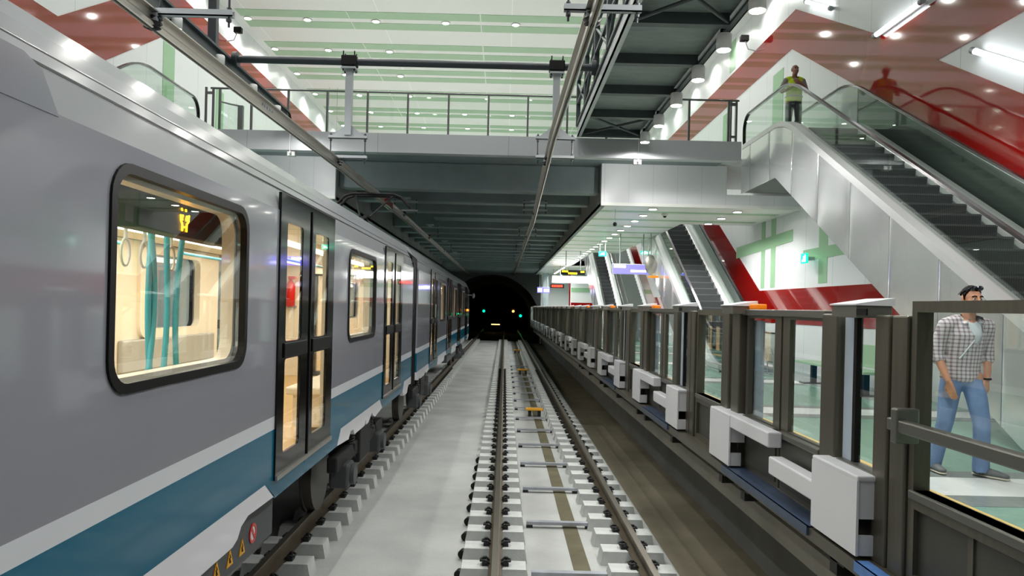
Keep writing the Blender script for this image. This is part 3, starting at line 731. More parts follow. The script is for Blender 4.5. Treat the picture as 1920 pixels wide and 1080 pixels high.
# ================================================================== THE TRAIN
TX = -1.64; TC = -2.96
def mirror(x): return 2*TC-x
def car(y0, y1, doors, windows, bogies, label, detail, far_end):
    t = thing('metro_car', label, 'train car', (TC, (y0+y1)/2, 0), 'cars of the train')
    HD = .82
    # --- side panels between doors
    edges = [y0]+[e for d in sorted(doors) for e in (d-HD, d+HD)]+[y1]
    segs = [(edges[i], edges[i+1]) for i in range(0, len(edges), 2)]
    def side_segs(side):
        e = [y0]+[v_ for d in sorted(doors) for v_ in (d-HD+(0 if side > 0 else .7), d+HD+(0 if side > 0 else .7))]+[y1]
        return [(e[i], e[i+1]) for i in range(0, len(e), 2)]
    for side in (1, -1):
        X = TX if side > 0 else mirror(TX); xi = X-side*.06
        pass
        for (a, c) in side_segs(side):
            if c-a < .05: continue
            off = 0 if side > 0 else .7
            hs = [rrect(w-.77+off, w+.77+off, 2.06, 3.0, .13) for w in windows if a < w+off < c]
            MB().prism([(a, 1.62), (c, 1.62), (c, 3.11), (a, 3.11)], 0, xi, X, holes=hs).build('body_panel', M_tgrey, t)
            MB().box(xi, X, a, c, 1.525, 1.62).build('silver_band', M_tband, t, 'pale silver stripe below the windows')
            MB().box(xi, X, a, c, 1.165, 1.525).build('teal_band', M_teal, t, 'teal lower band of the body')
        for i, d in enumerate(sorted(doors)):
            if side < 0: d += .7
            MB().prism([(d-1.0, 1.165), (d+1.33, 1.165), (d+1.18, 1.015), (d-.78, 1.015)], 0, xi, X).build('teal_door_apron', M_teal, t, 'teal strip under the door')
        ds = [d+(0 if side > 0 else .7) for d in sorted(doors)]; st = y0
        for d in ds+[None]:
            e0 = st; e1 = (d-1.0) if d is not None else y1
            if e1-e0 > .3:
                nb = [(e0, 1.165), (e1, 1.165)]
                low = [(e1+(.22 if d is not None else 0), 1.03)]
                bog = any(e0 < q+.9 and e1 > q-.9 for q in bogies)
                if not bog:
                    low += [(e1-.32, 1.045), (e1-.44, 1.01), (e1-.50, .95), (e1-.58, .925), (e0, .925)]
                for (f_, z_) in () if not bog else ((.86, .985), (.80, 1.02), (.76, 1.075), (.72, 1.04), (.66, .985), (.60, .98), (.58, 1.05), (.56, .985), (.30, .985), (.27, 1.05), (.21, 1.055), (.17, .985)):
                    low.append((e0+(e1-e0)*f_, z_))
                low.append((e0-(.15 if st != y0 else 0), 1.015))
                MB().prism(nb+low, 0, xi, X).build('skirt', M_tskirt, t, 'white shaped lower skirt')
            if d is not None: st = d+1.33
    # --- light upper cove, gutter and roof
    def prof(X, s): return [(X, 3.11), (X-s*.006, 3.112), (X-s*.056, 3.27), (X-s*.075, 3.285), (X-s*.075, 3.30), (X-s*.098, 3.35), (X-s*.108, 3.352), (X-s*.108, 3.365), (X-s*.145, 3.44), (X-s*.21, 3.53), (X-s*.34, 3.60), (X-s*.62, 3.68), (TC, 3.72)]
    R = prof(TX, 1); Lp = prof(mirror(TX), -1)[::-1][1:]
    outer = R+Lp; inner = [(TC+(p[0]-TC)*.965, p[1]-.05) for p in outer][::-1]
    MB().prism(outer+inner, 1, y0, y1).build('roof_shell', M_tlight, t, 'light grey cove and roof')
    b = MB(); b.box(TX-.087, TX-.073, y0, y1, 3.287, 3.297); b.box(TX-.118, TX-.106, y0, y1, 3.353, 3.361); b.build('gutter_groove', M_rubber, t)
    # --- windows
    for side in (1, -1):
        X = TX if side > 0 else mirror(TX)
        for w in [q+(0 if side > 0 else .7) for q in windows]:
            f = MB().prism(rrect(w-.80, w+.80, 2.03, 3.03, .155), 0, X-side*.03, X+side*.012, holes=[rrect(w-.755, w+.755, 2.075, 2.985, .115)]).build('window_frame', M_rubber, t)
            MB().prism(rrect(w-.757, w+.757, 2.073, 2.987, .115), 0, X-side*.014, X-side*.008).build('pane', G_train, f)
            if detail: MB().prism(rrect(w-.86, w+.86, 1.98, 3.06, .18), 0, X-side*.14, X-side*.062, holes=[rrect(w-.74, w+.74, 2.09, 2.97, .115)]).build('inner_reveal', M_cream, f, 'cream inner window surround')
        for d in [q+(0 if side > 0 else .7) for q in doors]:
            dr = MB()
            dr.prism([(d-HD, 1.15), (d+HD, 1.15), (d+HD, 3.24), (d-HD, 3.24)], 0, X-side*.008, X+side*.014,
                     holes=[rrect(d-.66, d-.24, 1.32, 2.02, .03, 2), rrect(d-.66, d-.24, 2.15, 3.04, .03, 2), rrect(d+.14, d+.60, 1.32, 2.02, .03, 2), rrect(d+.14, d+.60, 2.15, 3.04, .03, 2)])
            do = dr.build('door', M_tdoor, t, 'black glossy double door')
            for (a, c) in ((-.67, -.23), (.13, .61)):
                MB().box(X+side*.004, X+side*.009, d+a, d+c, 1.31, 3.05).build('door_glass', G_door, do)
            MB().box(X+side*.014, X+side*.024, d-.012, d+.012, 1.18, 3.20).build('meeting_seal', M_rubber, do)
            MB().box(X+side*.012, X+side*.03, d-HD, d+HD, 1.15, 1.185).build('sill_strip', M_alu, do, 'bright metal sill strip')
            MB().box(X+side*.012, X+side*.026, d-.70, d-.08, 2.03, 2.14, .006).build('push_bar', M_rubber, do)
            MB().box(X+side*.012, X+side*.026, d+.08, d+.70, 2.03, 2.14, .006).build('push_bar', M_rubber, do)
    # --- shell of the saloon
    b = MB(); b.box(mirror(TX)+.07, TX-.07, y0+.1, y1-.1, 1.08, 1.14); b.build('floor', M_creamd, t)
    b = MB(); b.box(mirror(TX)+.15, TX-.15, y0+.1, y1-.1, 3.10, 3.14)
    b.build('saloon_ceiling', M_cream, t)
    inn = MB()
    for side in (1, -1):
        X = (TX if side > 0 else mirror(TX))
        for (a, c) in side_segs(side):
            if c-a < .05: continue
            hs = [rrect(w-.80, w+.80, 2.03, 3.03, .15) for w in [q+(0 if side > 0 else .7) for q in windows] if a < w < c]
            inn.prism([(a+.02, 1.14), (c-.02, 1.14), (c-.02, 3.10), (a+.02, 3.10)], 0, X-side*.10, X-side*.065, holes=hs)
    inn.build('saloon_lining', M_cream, t)
    for yy in (y0+.08, y1-.14):
        MB().prism([(mirror(TX)+.07, 1.0), (TX-.07, 1.0), (TX-.07, 3.12), (mirror(TX)+.07, 3.12)], 1, yy, yy+.06, holes=[[(TC-.6, 1.14), (TC+.6, 1.14), (TC+.6, 2.95), (TC-.6, 2.95)]]).build('end_wall', M_cream, t)
    for s in (-1, 1):
        b = MB(); b.box(TC+s*.55-.09, TC+s*.55+.09, y0+.4, y1-.4, 3.085, 3.10)
        b.build('ceiling_light_strip', mat('saloon_light', (255, 246, 226), .4, emit=(255, 244, 220), estr=3.0) if 'saloon_light' not in MATS else MATS['saloon_light'], t, 'glowing light strip')
    n = 5
    for i in range(n):
        yy = y0+(y1-y0)*(i+.5)/n
        lamp('AREA', 'saloon_lamp', t, (TC, yy, 3.07), CAR_W, size=.8, sy=(y1-y0)/n*.9, col=(1, .93, .80))
    # --- underframe
    b = MB(); b.box(mirror(TX)+.25, TX-.25, y0+.2, y1-.2, .88, 1.08); b.build('underframe', M_undark, t)
    bogies = sorted(bogies)
    for (a, c) in zip([y0]+[q+1.9 for q in bogies], [q-1.9 for q in bogies]+[y1]):
        if c-a > 3.0:
            bx = MB(); bx.box(mirror(TX)+.12, TX-.12, max(a+.15, c-6.2), c-2.1, .64, 1.03, .02)
            e = bx.build('equipment_box', M_under, t, 'dark grey underfloor box')
    for q in bogies:
        bg = MB()
        for s in (-1, 1):
            X = TC+s*1.06
            bg.box(X-.06, X+.06, q-1.5, q+1.5, .52, .70, .02); bg.box(X-.09, X+.09, q-.35, q+.35, .40, .92, .02)
        bg.box(TC-1.0, TC+1.0, q-.3, q+.3, .45, .75, .02)
        bo = bg.build('bogie_frame', M_undark, t)
        for w in (-1.05, 1.05):
            for s in (-1, 1):
                X = TC+s*.75; wl = MB()
                wl.tube([(X-.06, q+w, .42), (X-.03, q+w, .42)], .45, 28); wl.tube([(X-.03, q+w, .42), (X+.07, q+w, .42)], .42, 28)
                wl.build('wheel', M_wheel, bo)
                ab = MB(); ab.box(TC+s*1.06-.10, TC+s*1.06+.13, q+w-.17, q+w+.17, .28, .56, .03); ab.cyl((TC+s*1.19, q+w, .42), (TC+s*1.24, q+w, .42), .12, 14)
                ab.build('axle_box', M_under, bo)
                sp = MB(); sp.tube([(TC+s*1.06+.07*math.cos(a_*1.1), q+w*.6+.07*math.sin(a_*1.1), .68+.006*a_) for a_ in range(36)], .016, 6); sp.build('coil_spring', M_clip, bo)
        for (dy, r_) in ((-.7, .25), (.2, .3), (.8, .22)):
            cb = MB(); cb.tube([(TX-.25, q+dy, .98), (TX-.2, q+dy+.1, .75-r_*.4), (TX-.22, q+dy+.25, .5), (TX-.3, q+dy+.3, .45)], .014, 6)
            cb.build('brake_hose', M_rubber, bo)
    # --- far side strip map and seats
    if detail:
        for (a, c), (a2, c2) in zip(segs, side_segs(-1)):
            if c-a < 1.5: continue
            for side in (-1,):
                X = mirror(TX)
                s_ = MB(); s_.box(X+.11, X+.55, a2+.25, c2-.25, 1.52, 1.60, .02); s_.box(X+.14, X+.45, a2+.3, c2-.3, 1.20, 1.52)
                s_.build('bench_seat', M_cream, t)
                MB().box(X+.10, X+.16, a2+.25, c2-.25, 1.62, 1.98, .02).build('seat_back', M_seatg, t, 'grey bench back panel')
            s2 = MB(); s2.box(TX-.52, TX-.11, a+.3, c-.3, 1.52, 1.60, .02); s2.box(TX-.45, TX-.14, a+.35, c-.35, 1.2, 1.52); s2.build('bench_seat', M_cream, t)
    return t
c1 = car(-7.0, 12.9, (10.64, 6.02, 1.38, -3.3), (8.34, 3.77, -.96), (9.6, -4.4), 'nearest car of the grey and teal train, filling the left of the view', True, False)
c2 = car(13.65, 33.4, (16.74, 21.45, 26.1, 30.8), (19.1, 23.8, 28.45), (16.3, 30.6), 'second car of the train, running back to the tunnel mouth', False, True)
gw = thing('gangway', 'dark rubber bellows joining the two train cars', 'gangway', (TC, 13.27, 1.1))
b = MB()
for i in range(7):
    y = 12.92+i*.105; w = 1.24 if i % 2 else 1.29
    b.prism([(TC-w, .95), (TC+w, .95), (TC+w, 3.3), (TC+w-.3, 3.55), (TC-w+.3, 3.55), (TC-w, 3.3)], 1, y, y+.1, holes=[[(TC-.6, 1.14), (TC+.6, 1.14), (TC+.6, 2.95), (TC-.6, 2.95)]])
b.build('bellows', M_rubber, gw)
MB().box(TC-.9, TC+.9, 12.92, 13.63, .75, .87).build('coupler', M_undark, gw)
# body end posts
for (yy) in (12.86,):
    b = MB(); b.box(TX-.05, TX+.004, yy, yy+.05, 1.0, 3.2); b.build('corner_post', M_rubber, c1)
# upswept paint panel by the nearest (cab) door
b = MB(); b.prism([(2.25, 3.10), (2.62, 3.10), (2.52, 3.24), (2.42, 3.272), (2.25, 3.272)], 0, TX-.034, TX+.003); b.build('upswept_panel', M_tgrey, c1)
# tail of the far car
b = MB(); b.prism([(TC-1.3, 1.0), (TC+1.3, 1.0), (TC+1.28, 3.1), (TC+1.0, 3.6), (TC-1.0, 3.6), (TC-1.28, 3.1)], 1, 33.4, 33.9); b.build('cab_end', M_tgrey, c2)
b = MB(); b.tube([(TX-.02, 33.5, 2.95), (TX+.16, 33.55, 2.95)], .03, 8); b.ball((TX+.18, 33.55, 2.92), (.07, .07, .12)); b.build('side_camera', M_tlight, c2)
# equipment markings: warning triangles and a round ban sign
for (y, z) in ((4.49, .76), (4.71, .76), (4.93, .76)):
    b = MB(); b.prism([(y-.055, z-.05), (y+.055, z-.05), (y, z+.06)], 0, TX-.12, TX-.114); w_ = b.build('warning_triangle', M_yellow, c1, 'small yellow warning triangle')
    MB().prism([(y-.012, z-.03), (y+.014, z-.03), (y-.004, z), (y+.01, z+.002), (y-.008, z+.03), (y-.002, z+.008), (y-.016, z+.006)], 0, TX-.115, TX-.111).build('bolt_mark', M_black, w_)
b = MB(); b.prism([(5.14+.07*math.cos(a*PI/12), .79+.07*math.sin(a*PI/12)) for a in range(24)], 0, TX-.12, TX-.113, holes=[[(5.14+.05*math.cos(a*PI/12), .79+.05*math.sin(a*PI/12)) for a in range(24)]])
b.prism([(5.10, .83), (5.12, .84), (5.185, .755), (5.165, .745)], 0, TX-.12, TX-.113)
bs = b.build('ban_sign', M_redp, c1, 'small round red ban sign')
MB().prism([(5.14+.052*math.cos(a*PI/12), .79+.052*math.sin(a*PI/12)) for a in range(24)], 0, TX-.121, TX-.117).build('sign_disc', M_white, bs)
for y in (3.85, 7.75): MB().ball((TX-.03, y, 1.03), (.02, .13, .035), 14).build('step_recess', M_black, c1, 'dark oval hole in the skirt')
# destination display behind the near window
d = MB().box(TX-.30, TX-.18, 3.56, 4.72, 2.80, 3.08, .01).build('destination_display', M_black, c1, 'black display box with amber letters')
def stroke(pts, r=.011): 
    b = MB(); b.tube([(TX-.176, gy+(p[0]-gy)*GS, gz+(p[1]-gz)*GS) for p in pts], r*.42, 6); return b
gy, gz = 4.04, 2.86; GS = .6
for o in (0, .085):
    b = MB()
    for q in (stroke([(gy+o, gz+.10), (gy+o-.012, gz+.075), (gy+o-.008, gz+.05)]), stroke([(gy+o-.028, gz+.16), (gy+o-.018, gz+.14)])): b._a(q.v, q.f)
    b.build('amber_letter', M_amber, d)
b = stroke([(gy-.045, gz+.10), (gy-.035, gz+.04), (gy-.01, gz+.02), (gy-.01, gz-.05)]); b.build('amber_letter', M_amber, d)
b = stroke([(gy+.13, gz+.11), (gy+.12, gz+.05), (gy+.085, gz+.02), (gy+.08, gz-.05)]); b.build('amber_letter', M_amber, d)
b = stroke([(gy-.01, gz-.01), (gy+.08, gz-.01)]); b.build('amber_letter', M_amber, d)
# teal grab poles, straps and fittings of the near saloon
def pole(pts, lab=None, r=.019):
    P = [Vector(p) for p in pts]; out = []
    for i in range(len(P)-1):
        p0 = P[max(i-1, 0)]; p1 = P[i]; p2 = P[i+1]; p3 = P[min(i+2, len(P)-1)]
        for k_ in range(6):
            u = k_/6; out.append(.5*((2*p1)+(p2-p0)*u+(2*p0-5*p1+4*p2-p3)*u*u+(3*p1-p0-3*p2+p3)*u**3))
    out.append(P[-1]); return MB().tube(out, r, 10).build('grab_pole', M_tealpole, c1, lab)
for base in (4.67, 9.3, 0.0):
    X = TX-.62
    pole([(X, base-.16, 3.09), (X, base-.05, 2.7), (X, base-.03, 2.35), (X, base-.09, 1.95), (X, base-.30, 1.14)])
    pole([(X-.02, base+.02, 3.09), (X-.02, base-.05, 2.75), (X-.02, base-.06, 2.3), (X-.02, base+.0, 1.85), (X-.02, base+.10, 1.55), (X-.02, base+.11, 1.14)])
    pole([(X-.04, base+.20, 3.09), (X-.04, base+.22, 2.7), (X-.04, base+.24, 2.3), (X-.04, base+.19, 1.85), (X-.04, base+.10, 1.52)])
    pole([(X, base+.42, 3.09), (X, base+.32, 2.7), (X, base+.28, 2.3), (X, base+.33, 1.85), (X, base+.42, 1.55), (X, base+.45, 1.14)])
    pole([(X, base-1.1, 1.98), (X, base-.13, 1.96)]); pole([(X, base+.42, 1.62), (X, base+1.0, 1.60)])
    for s in (-1, 1):
        b = MB().tube([(TC+s*.45, base-1.7, 2.93), (TC+s*.45, base+1.7, 2.93)], .017, 8).build('ceiling_rail', M_tealpole, c1)
for yy in (2.85, 4.75, 5.0, 5.4, 7.2, 7.9, 9.3):
    st_ = MB(); st_.tube([(TC+.45, yy, 2.95), (TC+.45, yy, 2.84)], .012, 6)
    st_.tube([(TC+.45, yy+.055*math.sin(a*PI/8), 2.75+.09*math.cos(a*PI/8)) for a in range(17)], .009, 6, cap=False)
    st_.build('hand_strap', M_seatg, c1)
b = MB(); b.box(mirror(TX)+.10, mirror(TX)+.115, 6.6, 6.72, 2.45, 2.72); b.build('notice', M_redp, c1, 'red notice on the far cream wall')
b = MB(); b.box(mirror(TX)+.10, mirror(TX)+.115, 6.28, 6.4, 2.5, 2.72); b.build('notice', M_redp, c1, 'red notice on the far cream wall')
b = MB(); b.box(mirror(TX)+.10, mirror(TX)+.115, 6.2, 6.3, 2.25, 2.40); b.build('notice', M_greenw, c1, 'small green notice on the far cream wall')
fx = MB(); fx.lathe((-3.76, 12.62, 2.36), [(.06, 0), (.085, .02), (.085, .36), (.05, .43), (.03, .45), (.03, .5)], 16); fx.box(-3.79, -3.67, 12.56, 12.68, 2.84, 2.89)
fx = tag(fx.build('fire_extinguisher', M_redp), 'red fire extinguisher seen through the glass of the near train door', 'fire extinguisher')
MB().box(-3.84, -3.68, 12.70, 12.77, 2.34, 2.38).build('bracket', M_galv, c1)
# pantograph on the second car
pg = thing('pantograph', 'black pantograph frame raised from the roof above the car joint', 'pantograph', (TC, 15.6, 3.72))
b = MB(); b.box(TC-.55, TC+.55, 15.0, 16.4, 3.72, 3.80); b.build('base_frame', M_black, pg)
b = MB(); b.tube([(TC, 16.2, 3.8), (TC, 15.0, 4.25)], .04, 8); b.build('lower_arm', M_black, pg)
b = MB(); b.tube([(TC-.1, 15.0, 4.25), (TC-.4, 16.0, 4.82)], .022, 8); b.tube([(TC+.1, 15.0, 4.25), (TC+.4, 16.0, 4.82)], .022, 8); b.build('upper_arm', M_black, pg)
b = MB()
for y in (15.85, 16.15):
    b.tube([(TC-.80, y, 4.60), (TC-.62, y, 4.80), (TC-.45, y, 4.86), (TC+.45, y, 4.86), (TC+.62, y, 4.80), (TC+.80, y, 4.60)], .032, 8)
b.tube([(TC-.45, 15.85, 4.84), (TC-.45, 16.15, 4.84)], .02, 6); b.tube([(TC+.45, 15.85, 4.84), (TC+.45, 16.15, 4.84)], .02, 6)
b.build('collector_head', M_black, pg)
b = MB()
for s in (-1, 1):
    for y in (15.1, 16.3): b.lathe((TC+s*.45, y, 3.70), [(.05, -.06), (.07, -.03), (.045, 0), (.07, .03), (.05, .06)], 12)
b.build('insulator', M_redp, pg)
if 0: rb = MB(); rb.box(TC-.9, TC+.9, 2.0, 9.0, 3.66, 3.86, .05); rb.build('roof_unit', M_tlight, c1, 'low light grey roof box')

# ================================================================== PLATFORM GATES
XG = 2.30; PER = 4.45
def gate(c, label, near):
    t = thing('platform_gate', label, 'platform gate', (XG, c, ZP), 'sliding platform gates')
    b = MB
    for (a, e) in ((-1.95, -1.79), (-1.76, -1.60), (-1.10, -.87), (.90, 1.12), (1.22, 1.42)):
        b().box(XG-.06, XG+.06, c+a, c+e, ZP, 2.455, .012).build('post', M_frame, t)
    # pocket
    MB().box(XG-.005, XG+.005, c-1.60, c-1.29, 1.50, 2.45).build('pocket_glass', G_gate, t)
    MB().box(XG-.02, XG+.02, c-1.30, c-1.26, 1.50, 2.45).build('black_seal', M_black, t)
    MB().box(XG-.015, XG+.015, c-1.26, c-1.13, 1.45, 2.45).build('cover_plate', M_plate, t, 'pale film-covered metal plate')
    MB().box(XG-.03, XG+.03, c-1.60, c-1.13, ZP, 1.46).build('kick_panel', M_kick, t)
    MB().box(XG-.06, XG+.04, c-1.60, c-1.13, 1.43, 1.50, .008).build('sill_rail', M_header, t)
    # two sliding leaves
    for (a, e, st) in ((-.86, -.02, 1), (.02, .86, 0)):
        lf = MB(); lf.prism([(c+a, ZP+.02), (c+e, ZP+.02), (c+e, 2.44), (c+a, 2.44)], 0, XG+.0, XG+.045,
                            holes=[[(c+a+(.06 if st else .14), 1.50), (c+e-(.14 if st else .06), 1.50), (c+e-(.14 if st else .06), 2.40), (c+a+(.06 if st else .14), 2.40)]])
        l = lf.build('sliding_leaf', M_frame, t)
        MB().box(XG+.015, XG+.025, c+a+.05, c+e-.05, 1.49, 2.41).build('leaf_glass', G_gate, l)
        MB().box(XG-.01, XG+.0, c+a+.05, c+e-.05, ZP+.06, 1.44).build('leaf_kick_panel', M_kick, l)
        MB().box(XG-.05, XG+.0, c+a+.03, c+e-.03, 1.44, 1.49, .008).build('leaf_sill', M_header, l)
    MB().box(XG+.06, XG+.075, c+.60, c+.90, ZP+.1, 2.38).build('cover_plate', M_plate, t, 'pale film-covered metal plate')
    # headers
    MB().box(XG-.04, XG+.12, c-.86, c+.90, 2.425, 2.48, .008).build('door_header', M_header, t)
    for (a, e) in ((-1.57, -1.24), (.80, 1.14)):
        h = MB().box(XG-.16, XG+.06, c+a, c+e, 2.435, 2.511, .006).build('header_box', M_header, t)
        MB().prism([(XG-.17, 2.511), (XG+.07, 2.511), (XG+.07, 2.560), (XG-.17, 2.520)], 1, c+a-.01, c+e+.01).build('header_cap', M_cap, h, 'sloping white top of the header box')
    MB().box(XG-.02, XG+.07, c+.55, c+.77, 2.48, 2.53, .01).build('warning_lamp', M_orange, t, 'orange lamp on the header')
    MB().box(XG-.165, XG-.155, c-1.70, c-1.58, 2.45, 2.49).build('cable_gap', M_black, t)
    # track-side covers
    for (a, e, z0, z1) in ((-1.65, -1.02, 1.01, 1.49), (.79, 1.42, 1.01, 1.49)):
        bx = MB(); bx.box(XG-.17, XG-.155, c+a, c+e, z0, z1-.03); bx.box(XG-.17, XG+.0, c+a, c+e, z1-.035, z1, .01); bx.box(XG-.16, XG-.02, c+a+.01, c+a+.02, z0+.22, z1-.03); bx.box(XG-.16, XG-.05, c+a+.01, c+a+.03, z0, z0+.12); bx.box(XG-.16, XG-.02, c+e-.02, c+e-.01, z0, z1-.03)
        bx.build('tall_cover', M_box, t, 'grey-white tall drive cover')
    for (a, e, z0, z1) in ((-1.02, -.20, 1.17, 1.31), (-.18, .79, 1.37, 1.495)):
        MB().box(XG-.165, XG-.05, c+a, c+e, z0, z1, .012).build('bar_cover', M_box, t, 'grey-white horizontal drive bar')
    if near:
        for a in (-1.35, .4, 1.05):
            q = MB(); q.box(XG-.16, XG-.04, c+a-.05, c+a+.05, .80, .90); q.box(XG-.16, XG-.15, c+a-.14, c+a+.14, .88, .90); q.build('floor_bracket', M_clip, t)
    return t
def screen(y0, y1, label, bar):
    t = thing('platform_screen', label, 'platform screen', (XG, (y0+y1)/2, ZP), 'fixed platform screens')
    MB().prism([(y0, ZP), (y1, ZP), (y1, 2.535 if bar else 2.47), (y0, 2.535 if bar else 2.47)], 0, XG-.04, XG+.05, holes=[[(y0+.05, 1.50), (y1-.05, 1.50), (y1-.05, 2.475 if bar else 2.41), (y0+.05, 2.475 if bar else 2.41)], [(y0+.06, ZP+.06), (y1-.06, ZP+.06), (y1-.06, 1.40), (y0+.06, 1.40)]]).build('frame', M_frame, t)
    MB().box(XG, XG+.01, y0+.04, y1-.04, 1.49, 2.49 if bar else 2.42).build('glass', G_gate, t)
    MB().box(XG-.01, XG+.01, y0+.05, y1-.05, ZP+.04, 1.42).build('kick_panel', M_kick, t)
    MB().box(XG-.055, XG+.05, y0+.02, y1-.02, 1.45, 1.50, .008).build('sill_rail', M_header, t)
    if bar:
        b = MB().box(XG-.16, XG-.10, y0+.25, y1+.02, 1.82, 1.89, .01).build('push_bar', M_header, t, 'steel push bar across the glass')
        MB().box(XG-.17, XG-.04, y1-.10, y1-.04, 1.76, 1.95, .01).build('bar_bracket', M_header, b)
        MB().box(XG-.165, XG-.095, y0+.20, y0+.27, 1.80, 1.91, .01).build('bar_end', M_black, b, 'black end block')
        MB().box(XG-.02, XG-.005, 3.46, 3.50, ZP+.04, 1.42).build('mullion', M_frame, t)
    return t
for i in range(12):
    c = 5.95+PER*i
    if c+2.4 > 57.5: break
    gate(c, 'half-height sliding platform gate with glass leaves, %s from the viewer' % (['nearest']+ORD[1:])[i], i < 4)
    screen(c+1.45, c+2.48, 'fixed glass screen right behind the %s sliding gate from the viewer' % (['nearest']+ORD[1:])[i], False)
screen(1.6, 3.99, 'nearest wide glass screen with a push bar, before the man in plaid', True)
gs = MB().box(XG-.2, XG+1.0, 57.2, 57.3, ZP, 2.5); tag(gs.build('end_fence', M_cap), 'pale end panel closing the row of gates at the tunnel', 'panel')
# protective film left on the edge
for (y0, y1, m, l) in ((2.0, 4.28, M_film, 'bright blue protective film along the platform edge below the nearest screen'), (4.95, 6.9, M_filmd, 'dark blue film on the platform edge under the nearest sliding gate'), (9.2, 10.9, M_filmd, 'dark blue film on the platform edge under the second sliding gate'), (13.6, 15.3, M_filmd, 'dark blue film on the platform edge under the third sliding gate')):
    b = MB(); b.box(2.115, 2.2, y0, y1, ZP+.004, ZP+.012); b.box(2.112, 2.13, y0, y1, .93, ZP+.012)
    if m is M_filmd: b.box(2.115, 2.30, y0, y1, ZP+.004, ZP+.011)
    tag(b.build('protective_film', m), l, 'film')
# ================================================================== ESCALATORS
def soft(Y, Yb, Yt, zb, zt, w=.55):
    def ramp(u): return 0 if u < -w else (u if u > w else (u+w)**2/(4*w))
    return zb+T30*(ramp(Y-Yb)-ramp(Y-Yt))
def escalator(x0, x1, Yb, label, zb=ZP, zt=ZM, top=2.55, bot=1.3, outer=.15, truss=1.2, clad_l=True, clad_r=True, steps=True, ymin=None, low_end=True, group='escalators'):
    t = thing('escalator', label, 'escalator', ((x0+x1)/2, Yb, zb), group)
    Yt = Yb+(zt-zb)/T30
    fn = lambda Y, d=0: soft(Y, Yb, Yt, zb, zt)+d
    ya, yz = Yb-bot, Yt+top
    if ymin is not None: ya = ymin
    Ys = [ya+(yz-ya)*i/72 for i in range(73)]
    for s, x in ((-1, x0), (1, x1)):
        hp = [(Y, fn(Y, .97)) for Y in Ys]
        rr = .36
        endt = [(yz+rr*math.sin(a), hp[-1][1]-rr+rr*math.cos(a)) for a in [PI/16*i for i in range(1, 9)]]+[(yz+rr-.01, hp[-1][1]-.62), (yz+rr-.06, hp[-1][1]-.80)]
        r2 = .30
        endb = [(ya-r2*math.sin(a), hp[0][1]-r2+r2*math.cos(a)) for a in [PI/16*i for i in range(1, 13)]] if low_end else []
        full = endb[::-1]+hp+endt
        sec = [(x-.04, -.018), (x-.034, .018), (x+.034, .018), (x+.04, -.018)]
        MB().sweep(sec, full).build('handrail', M_hand, t)
        MB().sweep([(x-.026, -.03), (x-.026, -.019), (x+.026, -.019), (x+.026, -.03)], hp).build('handrail_track', M_ssr, t)
        gp = [(p[0], p[1]-.02) for p in hp]+[(p[0]-.02, p[1]) for p in endt]+[(Y, fn(Y, .13)) for Y in Ys[::-1]]+([(p[0]+.02, p[1]) for p in endb[::-1]] if low_end else [])
        MB().prism(gp, 0, x-.006, x+.006).build('balustrade_glass', G_bal, t)
        dk = [(x-s*.13, .02), (x-s*.13, .15), (x-s*.02, .18), (x+s*outer, .18), (x+s*outer, .06), (x+s*.02, .02)]
        MB().sweep(dk, [(Y, fn(Y)) for Y in Ys]).build('deck_profile', M_deck, t, 'pale metal deck edge')
        MB().prism([(Y, fn(Y, .10)) for Y in Ys]+[(Y, fn(Y, -.25)) for Y in Ys[::-1]], 0, x-s*.135, x-s*.115).build('skirt_panel', M_ssr, t)
        for Y in (Yb+1, (Yb+Yt)/2, Yt-1):
            pass
        if (s < 0 and clad_l) or (s > 0 and clad_r):
            xo = x+s*outer
            Yd = Yb+truss/T30 if True else 0
            low = [(Y, max(zb, fn(Y, -truss) if Y < Yt+.4 else zt-1.0)) for Y in Ys]
            low = [(Y, max(z, zb) if Y < Yt+.2 else zt-1.0) for Y, z in [(Y, zb+T30*(Y-Yb)-truss) for Y in Ys]]
            low = [(Y, min(z, zt-1.0)) for Y, z in low]
            MB().prism([(Y, fn(Y, .07)) for Y in Ys]+low[::-1], 0, xo-s*.03, xo).build('side_cladding', M_ss, t, 'stainless steel side cladding')
    # underside and step band
    low = [(Y, min(max(zb+.01, zb+T30*(Y-Yb)-truss+.02), zt-.98)) for Y in Ys]
    b = MB(); b.sweep([(x0-outer+.03, 0), (x0-outer+.03, .02), (x1+outer-.03, .02), (x1+outer-.03, 0)], low); b.build('truss_underside', M_dark, t)
    MB().box(x0-outer+.03, x1+outer-.03, yz-.03, yz, zt-.98, zt-.02).build('truss_end', M_galv, t)
    MB().box(x0+.12, x1-.12, Yt+.35, yz+.3, zt-.02, zt+.005).build('floor_plate', M_ssr, t)
    if low_end: MB().box(x0+.12, x1-.12, ya-.2, Yb-.1, zb+.005, zb+.02).build('floor_plate', M_ssr, t)
    if steps:
        proto = None; n = int((zt-zb)/.2)
        run = .2/T30
        for i in range(n):
            y = Yb+i*run; z = zb+(i+1)*.2
            if z > zt+.01: break
            if proto is None:
                e = MB(); e.box(x0+.125, x1-.125, y, y+run+.02, z-.03, z)
                proto = e.build('step', M_step, t)
                e = MB(); e.box(x0+.125, x1-.125, y+.005, y+.02, z-.2, z-.03); r_ = e.build('riser', M_riser, proto)
                py, pz = y, z
            else:
                c = proto.copy(); COL.objects.link(c); c.parent = t; c.location = (0, y-py, z-pz)
                for ch in proto.children:
                    d = ch.copy(); COL.objects.link(d); d.parent = c
    return t
escalator(5.86, 7.10, 5.72, 'large near escalator with glass sides and wavy stainless cladding, right of the view', outer=.16)
escalator(-8.85, -7.60, 5.4, 'escalator across the tracks whose curved handrail end shows above the train roof', outer=.16)
